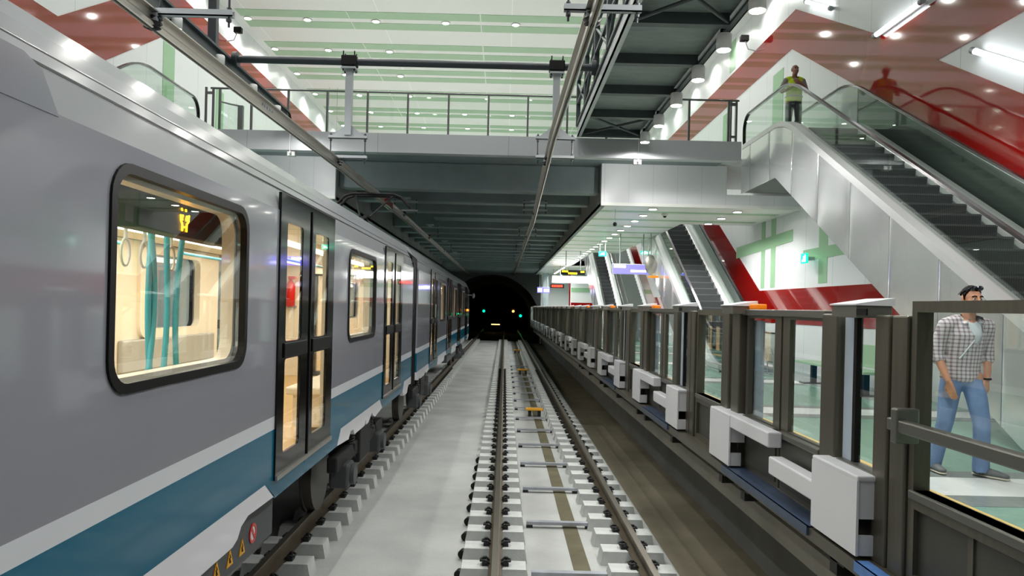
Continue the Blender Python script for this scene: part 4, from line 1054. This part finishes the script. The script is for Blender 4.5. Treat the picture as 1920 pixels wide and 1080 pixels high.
escalator(5.42, 6.72, 18.9, 'distant escalator beside the sloping red wall band', outer=.16, top=1.5, clad_r=False)
escalator(4.80, 5.70, 33.2, 'farthest small escalator near the far end of the platform', outer=.14, top=1.2)
# lower end piece: soffit lamps reflected by nothing, stair flight by the second red band
stt = thing('stair_flight', 'grey wide stair flight next to the farthest escalator', 'stairs', (6.4, 33.5, ZP))
b = MB(); pts = [(33.5, ZP)]
for i in range(31):
    pts += [(33.5+i*.29, ZP+(i+1)*.1675), (33.5+(i+1)*.29, ZP+(i+1)*.1675)]
pts += [(33.5+31*.29, ZP+31*.1675-.4), (34.2, ZP)]
b.prism(pts, 0, 5.95, 7.0); b.build('flight', M_fgrey, stt)
MB().prism([(33.4, ZP), (33.4, ZP+.1), (33.5+31*.29, ZP+31*.1675+.1), (33.5+31*.29, ZP+31*.1675-.5)], 0, 7.0, 7.15).build('stringer', M_white, stt)
b = MB(); b.tube([(5.99, 33.4, ZP+.9), (5.99, 33.5+31*.29, ZP+31*.1675+.9)], .025, 8)
b.build('handrail', M_grab, stt)

# ================================================================== PLATFORM FURNITURE AND SIGNS
bn = thing('platform_bench', 'pale green bench with a back panel by the side wall, seen through the gates', 'bench', (6.6, 14.4, ZP))
MB().box(6.35, 6.85, 12.7, 15.75, 1.40, 1.45, .01).build('seat', M_green, bn)
MB().box(6.86, 6.90, 12.7, 14.7, 1.47, 1.90, .01).build('back_panel', M_green, bn)
for y in (13.1, 15.3):
    b = MB(); b.box(6.55, 6.65, y-.05, y+.05, ZP, 1.40); b.box(6.35, 6.85, y-.12, y+.12, ZP, ZP+.02); b.build('leg', M_black, bn)
for y in (13.0, 14.4): MB().box(6.84, 6.87, y-.03, y+.03, 1.2, 1.85).build('back_bracket', M_greenw, bn)
# hoop rack near the escalator foot
for i, y in enumerate((17.3, 16.9)):
    t = thing('floor_hoop', 'thin steel hoop standing on the platform, %s the escalator foot' % ('closer to' if i == 0 else 'farther from'), 'hoop', (6.2, y, ZP))
    b = MB(); b.tube([(6.05, y, ZP), (6.05, y, ZP+.45), (6.1, y, ZP+.62), (6.2, y, ZP+.68), (6.3, y, ZP+.62), (6.35, y, ZP+.45), (6.35, y, ZP)], .014, 8); b.build('hoop_bar', M_ssr, t)
    MB().box(6.02, 6.38, y-.03, y+.03, ZP, ZP+.012).build('foot_plate', M_ssr, t)
def hung_sign(x0, x1, y, z0, z1, face, body, lab, cat='sign', bars=(), bm=None, rods=True, grp=None):
    t = thing('hanging_sign', lab, cat, ((x0+x1)/2, y, (z0+z1)/2), grp)
    MB().box(x0, x1, y, y+.10, z0, z1, .01).build('housing', body, t)
    MB().box(x0+.02, x1-.02, y-.012, y, z0+.02, z1-.02).build('sign_face', face, t)
    for (a, c, d, e) in bars:
        MB().box(x0+(x1-x0)*a, x0+(x1-x0)*c, y-.018, y-.012, z0+(z1-z0)*d, z0+(z1-z0)*e).build('lettering', bm or M_signw, t)
    if rods:
        for x in (x0+(x1-x0)*.2, x0+(x1-x0)*.8): MB().cyl((x, y+.05, z1), (x, y+.05, 5.09), .022, 8).build('hanger_rod', M_galv, t)
    return t
def word(n, x0, x1, z0, z1):
    out = []; w = (x1-x0)/n
    for i in range(n): out.append((x0+i*w, x0+i*w+w*.72, z0, z1))
    return out
hung_sign(3.70, 5.05, 25.0, 3.68, 4.04, M_blue, M_lampw, 'long blue lit sign with white words hanging over the platform', bars=word(7, .05, .36, .62, .86)+[(.86, .95, .62, .9)]+word(11, .48, .88, .22, .42))
hung_sign(2.55, 3.65, 33.0, 3.98, 4.20, M_black, M_black, 'dark display with yellow glowing text above the white light box', bars=word(5, .04, .30, .55, .9)+word(8, .30, .68, .15, .5)+word(3, .82, .98, .5, .85), bm=M_ledy)
hung_sign(2.92, 5.5, 45.0, 4.02, 4.46, M_lightbox, M_lampw, 'glaring white light box hanging at the far end of the platform', rods=True)
hung_sign(3.10, 4.02, 49.0, 3.80, 4.08, M_black, M_black, 'small red glowing sign below the white light box', bars=word(6, .08, .92, .25, .75), bm=M_ledr)
hung_sign(2.42, 3.35, 54.0, 3.55, 3.98, M_blue, M_lampw, 'small pale blue sign beside the tunnel mouth', bars=word(3, .05, .42, .2, .8)+word(4, .54, .96, .2, .7))
def exit_sign(x, y, z, w, lab, ax):
    t = thing('exit_sign', lab, 'exit sign', (x, y, z), 'green exit signs')
    if ax == 1:
        MB().box(x-w/2, x+w/2, y, y+.05, z-w*.32, z+w*.32).build('sign_face', M_exit, t)
        for s in (-1, 1): MB().cyl((x+s*w*.35, y+.02, z+w*.3), (x+s*w*.35, y+.02, 5.09 if z < 5 else ZC), .008, 6).build('hanger_rod', M_galv, t)
        fig = MB(); fig.box(x-.05, x+.0, y-.006, y, z-.03, z+.03); fig.box(x+.03, x+.07, y-.006, y, z-.05, z+.05); fig.box(x-.09, x-.05, y-.006, y, z-.045, z-.02)
    else:
        MB().box(x-.04, x, y-w/2, y+w/2, z-w*.36, z+w*.36).build('sign_face', M_exit, t)
        MB().box(x, XR-.005, y-.05, y+.05, z-.04, z+.04).build('wall_bracket', M_galv, t)
        fig = MB(); fig.box(x-.046, x-.04, y-.03, y+.03, z-.03, z+.05); fig.box(x-.046, x-.04, y-.1, y-.05, z-.08, z+.08); fig.box(x-.046, x-.04, y+.0, y+.08, z-.08, z-.03)
    fig.build('pictogram', M_signw, t); return t
exit_sign(3.76, 28.0, 4.60, .30, 'small green exit sign hanging left of the blue sign', 1)
exit_sign(XR-.22, 17.5, 3.80, .34, 'green exit sign on the side wall over the green cross', 0)
exit_sign(5.2, 27.2, 4.62, .22, 'small green exit sign near the top of the distant escalator', 1)
exit_sign(-7.6, 31.0, 8.75, .5, 'green exit sign hanging in the upper hall on the left', 1)
t = thing('pendant_speaker', 'small black speaker hanging on a rod from the platform ceiling', 'speaker', (2.85, 18.95, 4.7))
MB().cyl((2.85, 18.95, 4.74), (2.85, 18.95, 5.10), .008, 6).build('rod', M_galv, t); MB().lathe((2.85, 18.95, 4.64), [(.03, 0), (.05, .02), (.05, .07), (.03, .10)], 14).build('speaker_body', M_black, t)
t = thing('dome_camera', 'small white dome camera on the platform ceiling', 'camera', (4.3, 19.6, 5.09))
MB().lathe((4.3, 19.6, 5.02), [(.06, 0), (.09, .03), (.09, .075)], 16).build('base', M_lampw, t); MB().ball((4.3, 19.6, 5.02), (.05, .05, .045)).build('dome', M_black, t)
t = thing('convex_mirror', 'round convex mirror on a bracket left of the distant escalator', 'mirror', (4.95, 24.5, 4.0))
MB().ball((4.95, 24.5, 4.0), (.22, .07, .34), 20).build('mirror_dome', M_alu, t)
MB().tube([(4.95, 24.55, 4.2), (4.95, 24.6, 5.1)], .02, 8).build('bracket', M_galv, t)
MB().box(4.87, 5.2, 24.45, 24.5, 3.55, 3.62).build('orange_tag', M_orange, t)
for (x, y, z, m, l) in ((-2.35, 82, 1.9, M_sigg, 'tiny green signal light deep in the tunnel, left'), (1.0, 82, 1.95, M_sigo, 'tiny orange signal light deep in the tunnel'), (1.75, 78, 1.5, M_sigg, 'tiny green signal light deep in the tunnel, right'), (-1.0, 84, .35, M_warm, 'low warm light strip on the tunnel floor')):
    t = thing('signal_lamp', l, 'signal', (x, y, z), 'signals in the tunnel')
    if m is M_warm: MB().box(x-.5, x+.5, y, y+.1, z-.06, z+.06).build('lens', m, t)
    else:
        MB().ball((x, y, z), .13, 12).build('lens', m, t); MB().box(x-.2, x+.2, y+.1, y+.3, z-.4, z+.4).build('housing', M_black, t)
    MB().box(x-.05, x+.05, y+.1, y+.2, -.6, z).build('stand', M_black, t)

# ================================================================== PEOPLE
_bm = bmesh.new(); bmesh.ops.create_icosphere(_bm, subdivisions=2, radius=1)
_bm.verts.ensure_lookup_table(); _bm.verts.index_update()
ICO_V = [p.co.copy() for p in _bm.verts]; ICO_F = [tuple(p.index for p in f.verts) for f in _bm.faces]; _bm.free()
class Blob:
    """union of many overlapping ellipsoids, fused into one continuous surface"""
    def __init__(s): s.m = MB()
    def add(s, c, r):
        r = (r, r, r) if not isinstance(r, (tuple, list)) else r
        s.m._a([(c[0]+p.x*r[0], c[1]+p.y*r[1], c[2]+p.z*r[2]) for p in ICO_V], ICO_F); return s
    def chain(s, pts):
        """points of (x, y, z, r) or (x, y, z, rx, ry, rz)"""
        P = [(Vector(p[:3]), Vector((p[3],)*3 if len(p) == 4 else p[3:6])) for p in pts]
        for (a, ra), (b, rb) in zip(P[:-1], P[1:]):
            n = max(2, int((b-a).length/(min(*ra, *rb)*.3))+1)
            for i in range(n+1):
                q = i/n; s.add(a.lerp(b, q), tuple(ra.lerp(rb, q)))
        return s
    def build(s, name, m, parent, voxel=.01, smooth=3, cut=None):
        me = bpy.data.meshes.new('tmp'); me.from_pydata(s.m.v, [], s.m.f)
        o = bpy.data.objects.new('tmp', me); COL.objects.link(o)
        r = o.modifiers.new('r', 'REMESH'); r.mode = 'VOXEL'; r.voxel_size = voxel
        k_ = o.modifiers.new('s', 'SMOOTH'); k_.iterations = smooth; k_.factor = .5
        dg = bpy.context.evaluated_depsgraph_get(); dg.update()
        n = bpy.data.meshes.new_from_object(o.evaluated_get(dg)); bpy.data.objects.remove(o); bpy.data.meshes.remove(me)
        bm = bmesh.new(); bm.from_mesh(n)
        if cut:
            kill = [f for f in bm.faces if cut(f.calc_center_median(), f.normal)]
            bmesh.ops.delete(bm, geom=kill, context='FACES')
        off = Vector(parent['figure_base'])
        for f in bm.faces: f.smooth = True
        bm.to_mesh(n); bm.free(); n.name = name; n.materials.clear(); n.materials.append(m)
        ob = bpy.data.objects.new(name, n); COL.objects.link(ob); ob.parent = parent
        return ob
def hand(B, w, d, side, palm_n, L=.185, curl=.35):
    """palm from wrist w along d; palm_n is the way the palm faces; five separate bent fingers"""
    w = Vector(w); d = Vector(d).normalized(); pn = Vector(palm_n).normalized(); a = d.cross(pn).normalized()*side
    pl = L*.5
    for i in range(-1, 3):
        q = a*(i-.5)*.021
        B.chain([(*(w+q*.6+d*.01), .016), (*(w+q+d*pl), .0135)])
    for i, ln in zip(range(-1, 3), (.072, .082, .078, .060)):
        p = w+a*(i-.5)*.021+d*pl; dd = d.copy()
        pts = [(*p, .0095)]
        for j, fr in enumerate((.45, .32, .23)):
            dd = (dd+pn*curl*(.6+.3*j)).normalized(); p = p+dd*ln*fr; pts.append((*p, .0092-.0007*j))
        B.chain(pts)
    p = w+d*.03-a*.03
    t1 = p+(d*.6-a*.75+pn*.25).normalized()*.042; t2 = t1+(d*.9-a*.2+pn*.3).normalized()*.032
    B.chain([(*p, .015), (*t1, .012), (*t2, .0095)])
def head(B, c, tilt=0):
    x, y, z = c
    B.add((x, y+.01, z+.03), (.074, .094, .092)); B.add((x, y-.02, z-.02), (.066, .075, .085)); B.add((x, y-.045, z-.075), (.045, .045, .040))
    B.add((x, y-.03, z-.055), (.056, .058, .05))
    B.chain([(x, y-.092, z+.02, .010), (x, y-.108, z-.022, .0145)]); B.add((x-.012, y-.098, z-.026, )[:3], .010); B.add((x+.012, y-.098, z-.026), .010)
    B.chain([(x-.018, y-.084, z-.058, .009), (x+.018, y-.084, z-.058, .009)]); B.chain([(x-.035, y-.078, z+.028, .012), (x+.035, y-.078, z+.028, .012)])
    for s in (-1, 1): B.chain([(x+s*.076, y+.012, z-.022, .008, .016, .014), (x+s*.080, y+.018, z+.022, .008, .018, .018)])
def face_bits(t, c, eyecol):
    x, y, z = c
    for s in (-1, 1):
        e = MB().ball((x+s*.031, y-.080, z+.006), (.013, .009, .008), 12).build('eye', M_cap, t)
        MB().ball((x+s*.031, y-.0885, z+.006), (.0055, .003, .0055), 10).build('iris', eyecol, e)
        MB().tube([(x+s*.014, y-.094, z+.030), (x+s*.033, y-.092, z+.036), (x+s*.052, y-.078, z+.028)], .005, 6).build('eyebrow', M_hair, t)
    MB().tube([(x-.022, y-.090, z-.058), (x, y-.095, z-.056), (x+.022, y-.090, z-.058)], .0045, 6).build('lips', M_redlip, t)
M_redlip = mat('lips', (160, 92, 82), .5)
def person_root(label, loc):
    t = thing('person', label, 'person', loc, None); t['figure_base'] = (0, 0, 0); return t
from mathutils.bvhtree import BVHTree
# ---- man on the platform, walking toward the viewer
pm = person_root('man in a plaid shirt and blue jeans walking behind the nearest glass screen', (4.34, 6.72, ZP+.003))
Bd = Blob()
hc = (0.0, -.03, 1.635)
head(Bd, hc)
Bd.chain([(0, .02, 1.44, .062), (0, .0, 1.56, .056)])
Bd.chain([(-.04, .05, .95, .15, .105, .10), (-.03, .03, 1.12, .135, .095, .1), (-.02, .01, 1.30, .155, .105, .1), (-.02, .02, 1.40, .14, .085, .06)])
Bd.chain([(-.195, .02, 1.395, .056), (-.235, .05, 1.25, .046), (-.265, .05, 1.12, .040), (-.255, -.02, 1.0, .036), (-.235, -.085, .885, .027)])
Bd.chain([(.165, .02, 1.395, .056), (.20, .07, 1.25, .046), (.225, .09, 1.12, .040), (.20, .03, 1.0, .035), (.155, -.035, .90, .027)])
hand(Bd, (-.232, -.09, .872), (.22, -.15, -1), 1, (.9, .3, .1), curl=.30)
hand(Bd, (.150, -.04, .885), (-.45, -.25, -.85), -1, (-.3, .9, 0), curl=.15)
Bd.chain([(-.12, .05, .90, .095), (-.17, .05, .50, .055), (-.205, .16, .10, .04)])
Bd.chain([(.06, .03, .90, .095), (.07, -.11, .50, .055), (.11, -.05, .09, .04)])
body = Bd.build('body', M_skin, pm, .0055, 2)
face_bits(pm, hc, M_hair)
H = Blob()
for i in range(60):
    a = 2.4*i; q = i/59; th = q*1.45
    x_ = math.sin(th)*math.cos(a); y_ = math.sin(th)*math.sin(a)*1.0; z_ = math.cos(th)
    if y_ < -.55 and z_ < .62: continue
    H.add((hc[0]+x_*.071, hc[1]+.014+y_*.092, hc[2]+.035+z_*.088), .017)
H.chain([(-.074, -.035, 1.64, .009), (-.072, -.03, 1.68, .014)]); H.chain([(.074, -.035, 1.64, .009), (.072, -.03, 1.68, .014)])
H.build('hair', M_hair, pm, .007, 2)
sg = MB()
for s in (-1, 1): sg.ball((hc[0]+s*.034, hc[1]-.062, hc[2]+.108), (.030, .016, .024), 14); sg.tube([(hc[0]+s*.060, hc[1]-.05, hc[2]+.105), (hc[0]+s*.086, hc[1]+.03, hc[2]+.075), (hc[0]+s*.086, hc[1]+.07, hc[2]+.05)], .004, 6)
sg.tube([(hc[0]-.012, hc[1]-.075, hc[2]+.112), (hc[0]+.012, hc[1]-.075, hc[2]+.112)], .004, 6)
sg.build('sunglasses', mat('dark_blue_lens', (16, 18, 36), .08, coat=1.0), pm, 'dark sunglasses pushed up on the hair')
T_ = Blob(); T_.chain([(-.03, .04, 1.0, .158, .112, .08), (-.03, .03, 1.12, .15, .108, .1), (-.02, .01, 1.30, .167, .118, .1), (-.02, .02, 1.395, .15, .096, .058)])
T_.chain([(-.17, .02, 1.39, .06), (-.10, .02, 1.415, .06), (.06, .02, 1.415, .06), (.14, .02, 1.39, .06)])
T_.build('tee_shirt', M_tee, pm, .010, 3, cut=lambda p, n: p.z > 1.42+.35*abs(p.x) and p.y < .05 and abs(p.x) < .09)
Sh = Blob()
Sh.chain([(-.04, .05, .90, .185, .130, .055), (-.04, .05, 1.0, .176, .125, .1), (-.03, .03, 1.12, .168, .122, .1), (-.02, .01, 1.30, .183, .132, .1), (-.02, .02, 1.395, .165, .108, .062)])
Sh.chain([(-.205, .02, 1.395, .072), (-.10, .025, 1.43, .070), (.07, .025, 1.43, .070), (.175, .02, 1.395, .072)])
Sh.chain([(-.20, .02, 1.39, .078), (-.242, .05, 1.25, .068), (-.268, .055, 1.13, .064), (-.27, .04, 1.085, .062)])
Sh.chain([(.17, .02, 1.39, .078), (.207, .07, 1.25, .068), (.23, .09, 1.13, .064), (.226, .08, 1.085, .062)])
for s, bx in ((-1, -.27), (1, .226)):        # rolled sleeves
    yy = .04 if s < 0 else .08
    for i in range(12): Sh.add((bx+.052*math.cos(i*PI/6), yy+.052*math.sin(i*PI/6), 1.075), .017)
for i in range(40):                          # collar
    a = -PI*.28+i*(PI*1.56)/39
    Sh.add((-.002+.080*math.cos(a), .018+.075*math.sin(a), 1.475-.020*max(0, -math.sin(a))), .014)
Sh.chain([(-.045, -.075, 1.45, .016), (-.085, -.085, 1.415, .014)]); Sh.chain([(.045, -.075, 1.45, .016), (.085, -.085, 1.415, .014)])
def vcut(p, n):
    if n.y < .15 and p.y < .02:
        w = (p.z-1.18)*.40
        if p.z > 1.18 and abs(p.x-.018) < w*.85 and p.z < 1.6: return True
    return p.z < .865 and n.z < -.7
shirt = Sh.build('plaid_shirt', M_plaid, pm, .009, 3, cut=vcut)
J = Blob()
J.chain([(-.04, .05, .98, .150, .112, .05), (-.035, .05, .90, .165, .122, .07)])
J.chain([(-.12, .05, .88, .100), (-.145, .05, .72, .092), (-.17, .05, .50, .074), (-.19, .10, .30, .070), (-.205, .155, .10, .072), (-.205, .16, .075, .070)])
J.chain([(.055, .03, .88, .100), (.06, -.04, .72, .092), (.072, -.10, .50, .076), (.09, -.08, .30, .072), (.11, -.045, .10, .075), (.11, -.045, .07, .072)])
J.build('jeans', M_jeans, pm, .011, 3, cut=lambda p, n: p.z < .045)
for nm, (ax, ay), (tx, ty) in (('r', (-.205, .17), (-.215, .01)), ('l', (.11, -.03), (.235, -.19))):
    q = Blob(); q.chain([(ax, ay+.04, .055, .040, .045, .045), (ax*.5+tx*.5, ay*.5+ty*.5, .050, .043, .043, .038), (tx, ty, .040, .040, .042, .026)]); q.chain([(ax, ay, .06, .045), (ax, ay, .11, .046)])
    sh_ = q.build('shoe', M_shoe, pm, .008, 2, cut=None)
    q = Blob(); q.chain([(ax, ay+.045, .014, .042, .046, .012), (ax*.5+tx*.5, ay*.5+ty*.5, .014, .046, .046, .012), (tx, ty-.005, .014, .043, .045, .012)])
    so = q.build('sole', M_sole, pm, .006, 1); so.parent = sh_
dg = bpy.context.evaluated_depsgraph_get(); bvh = BVHTree.FromPolygons([v.co[:] for v in shirt.data.vertices], [tuple(p.vertices) for p in shirt.data.polygons])
def on_shirt(x, z, d=.004):
    h = bvh.ray_cast(Vector((x, -1, z)), Vector((0, 1, 0)))
    y = h[0].y if h[0] is not None else -.12
    return (x, min(y, .02)-d, z)
pts = [on_shirt(.075-.20*q, 1.43-.34*q) for q in [i/14 for i in range(15)]]
MB().tube(pts, .010, 6, flat=.5).build('camera_strap', M_tee, pm, 'thin pale strap across the chest')
MB().tube([on_shirt(-.005+.0*q, 1.15-.28*q, .001) for q in [i/8 for i in range(9)]], .006, 6).build('button_placket', M_plaid, pm)
wt = MB(); wt.tube([(.152+.032*math.cos(a*PI/8), -.036+.030*math.sin(a*PI/8), .905) for a in range(17)], .010, 8); wt.build('wristwatch', M_black, pm)
# ---- worker in a yellow vest at the escalator top
pv = person_root('worker in a hi-vis yellow vest standing at the top of the near escalator', (6.46, 16.35, ZM+.006))
Bd = Blob(); hc = (0, -.02, 1.615); head(Bd, hc)
Bd.chain([(0, .02, 1.42, .060), (0, .0, 1.54, .055)])
Bd.chain([(0, .03, .95, .15, .105, .10), (0, .03, 1.12, .145, .11, .1), (0, .01, 1.30, .16, .11, .1), (0, .02, 1.39, .145, .09, .06)])
Bd.chain([(-.185, .02, 1.38, .056), (-.26, .04, 1.24, .048), (-.29, -.02, 1.12, .042), (-.20, -.14, 1.14, .036), (-.10, -.19, 1.20, .028)])
Bd.chain([(.185, .02, 1.38, .056), (.255, .04, 1.24, .048), (.27, -.03, 1.13, .042), (.17, -.15, 1.20, .036), (.07, -.19, 1.27, .028)])
hand(Bd, (-.09, -.19, 1.205), (.9, -.15, .35), 1, (.1, .9, .1), curl=.35)
hand(Bd, (.06, -.19, 1.275), (-.8, -.15, .4), -1, (-.1, .9, .1), curl=.35)
Bd.chain([(-.09, .03, .90, .095), (-.11, .01, .50, .055), (-.13, .05, .10, .042)]); Bd.chain([(.09, .03, .90, .095), (.11, .01, .50, .055), (.12, .05, .10, .042)])
Bd.build('body', M_skin2, pv, .008, 2); face_bits(pv, hc, M_hair)
H = Blob()
for i in range(40):
    a = 2.4*i; th = .5+(i/39)*1.0; x_ = math.sin(th)*math.cos(a); y_ = math.sin(th)*math.sin(a)
    if y_ < .05: continue
    H.add((x_*.070, hc[1]+.012+y_*.09, hc[2]+.03+math.cos(th)*.086), .013)
H.build('hair', M_hair, pv, .009, 2)
Sv = Blob()
Sv.chain([(0, .03, 1.0, .165, .12, .08), (0, .01, 1.30, .175, .125, .1), (0, .02, 1.39, .155, .10, .06)])
Sv.chain([(-.19, .02, 1.385, .07), (-.262, .04, 1.24, .062), (-.288, 0, 1.15, .058)]); Sv.chain([(.19, .02, 1.385, .07), (.258, .04, 1.24, .062), (.268, 0, 1.16, .058)])
Sv.build('shirt', M_shirtg, pv, .012, 3)
V = Blob(); V.chain([(0, .03, .92, .190, .142, .05), (0, .03, 1.0, .185, .14, .08), (0, .01, 1.28, .192, .145, .1), (0, .02, 1.38, .165, .115, .06)])
V.chain([(-.15, .02, 1.405, .072), (-.08, .02, 1.43, .066)]); V.chain([(.15, .02, 1.405, .072), (.08, .02, 1.43, .066)])
V.build('hi_vis_vest', M_vest, pv, .012, 3, cut=lambda p, n: (p.z > 1.2 and p.y < .02 and abs(p.x) < (p.z-1.2)*.30) or (p.z < .9 and n.z < -.7))
MB().tube([(.19*math.sin(a*PI/12), .025-.145*math.cos(a*PI/12), 1.02) for a in range(25)], .012, 6).build('reflective_band', M_ssr, pv, 'grey reflective band')
J = Blob(); J.chain([(0, .03, .98, .155, .115, .05), (0, .03, .90, .165, .12, .07)])
J.chain([(-.085, .03, .88, .098), (-.10, .02, .72, .09), (-.115, .01, .5, .074), (-.13, .04, .10, .068)]); J.chain([(.085, .03, .88, .098), (.10, .02, .72, .09), (.11, .01, .5, .074), (.12, .04, .10, .068)])
J.build('trousers', M_trous, pv, .013, 3)
for x in (-.13, .12):
    q = Blob(); q.chain([(x, .08, .045, .042), (x*1.05, -.03, .04, .042, .042, .036), (x*1.15, -.13, .032, .042, .045, .028)]); q.build('shoe', M_black, pv, .01, 2)
for p_ in (pm, pv): del p_['figure_base']
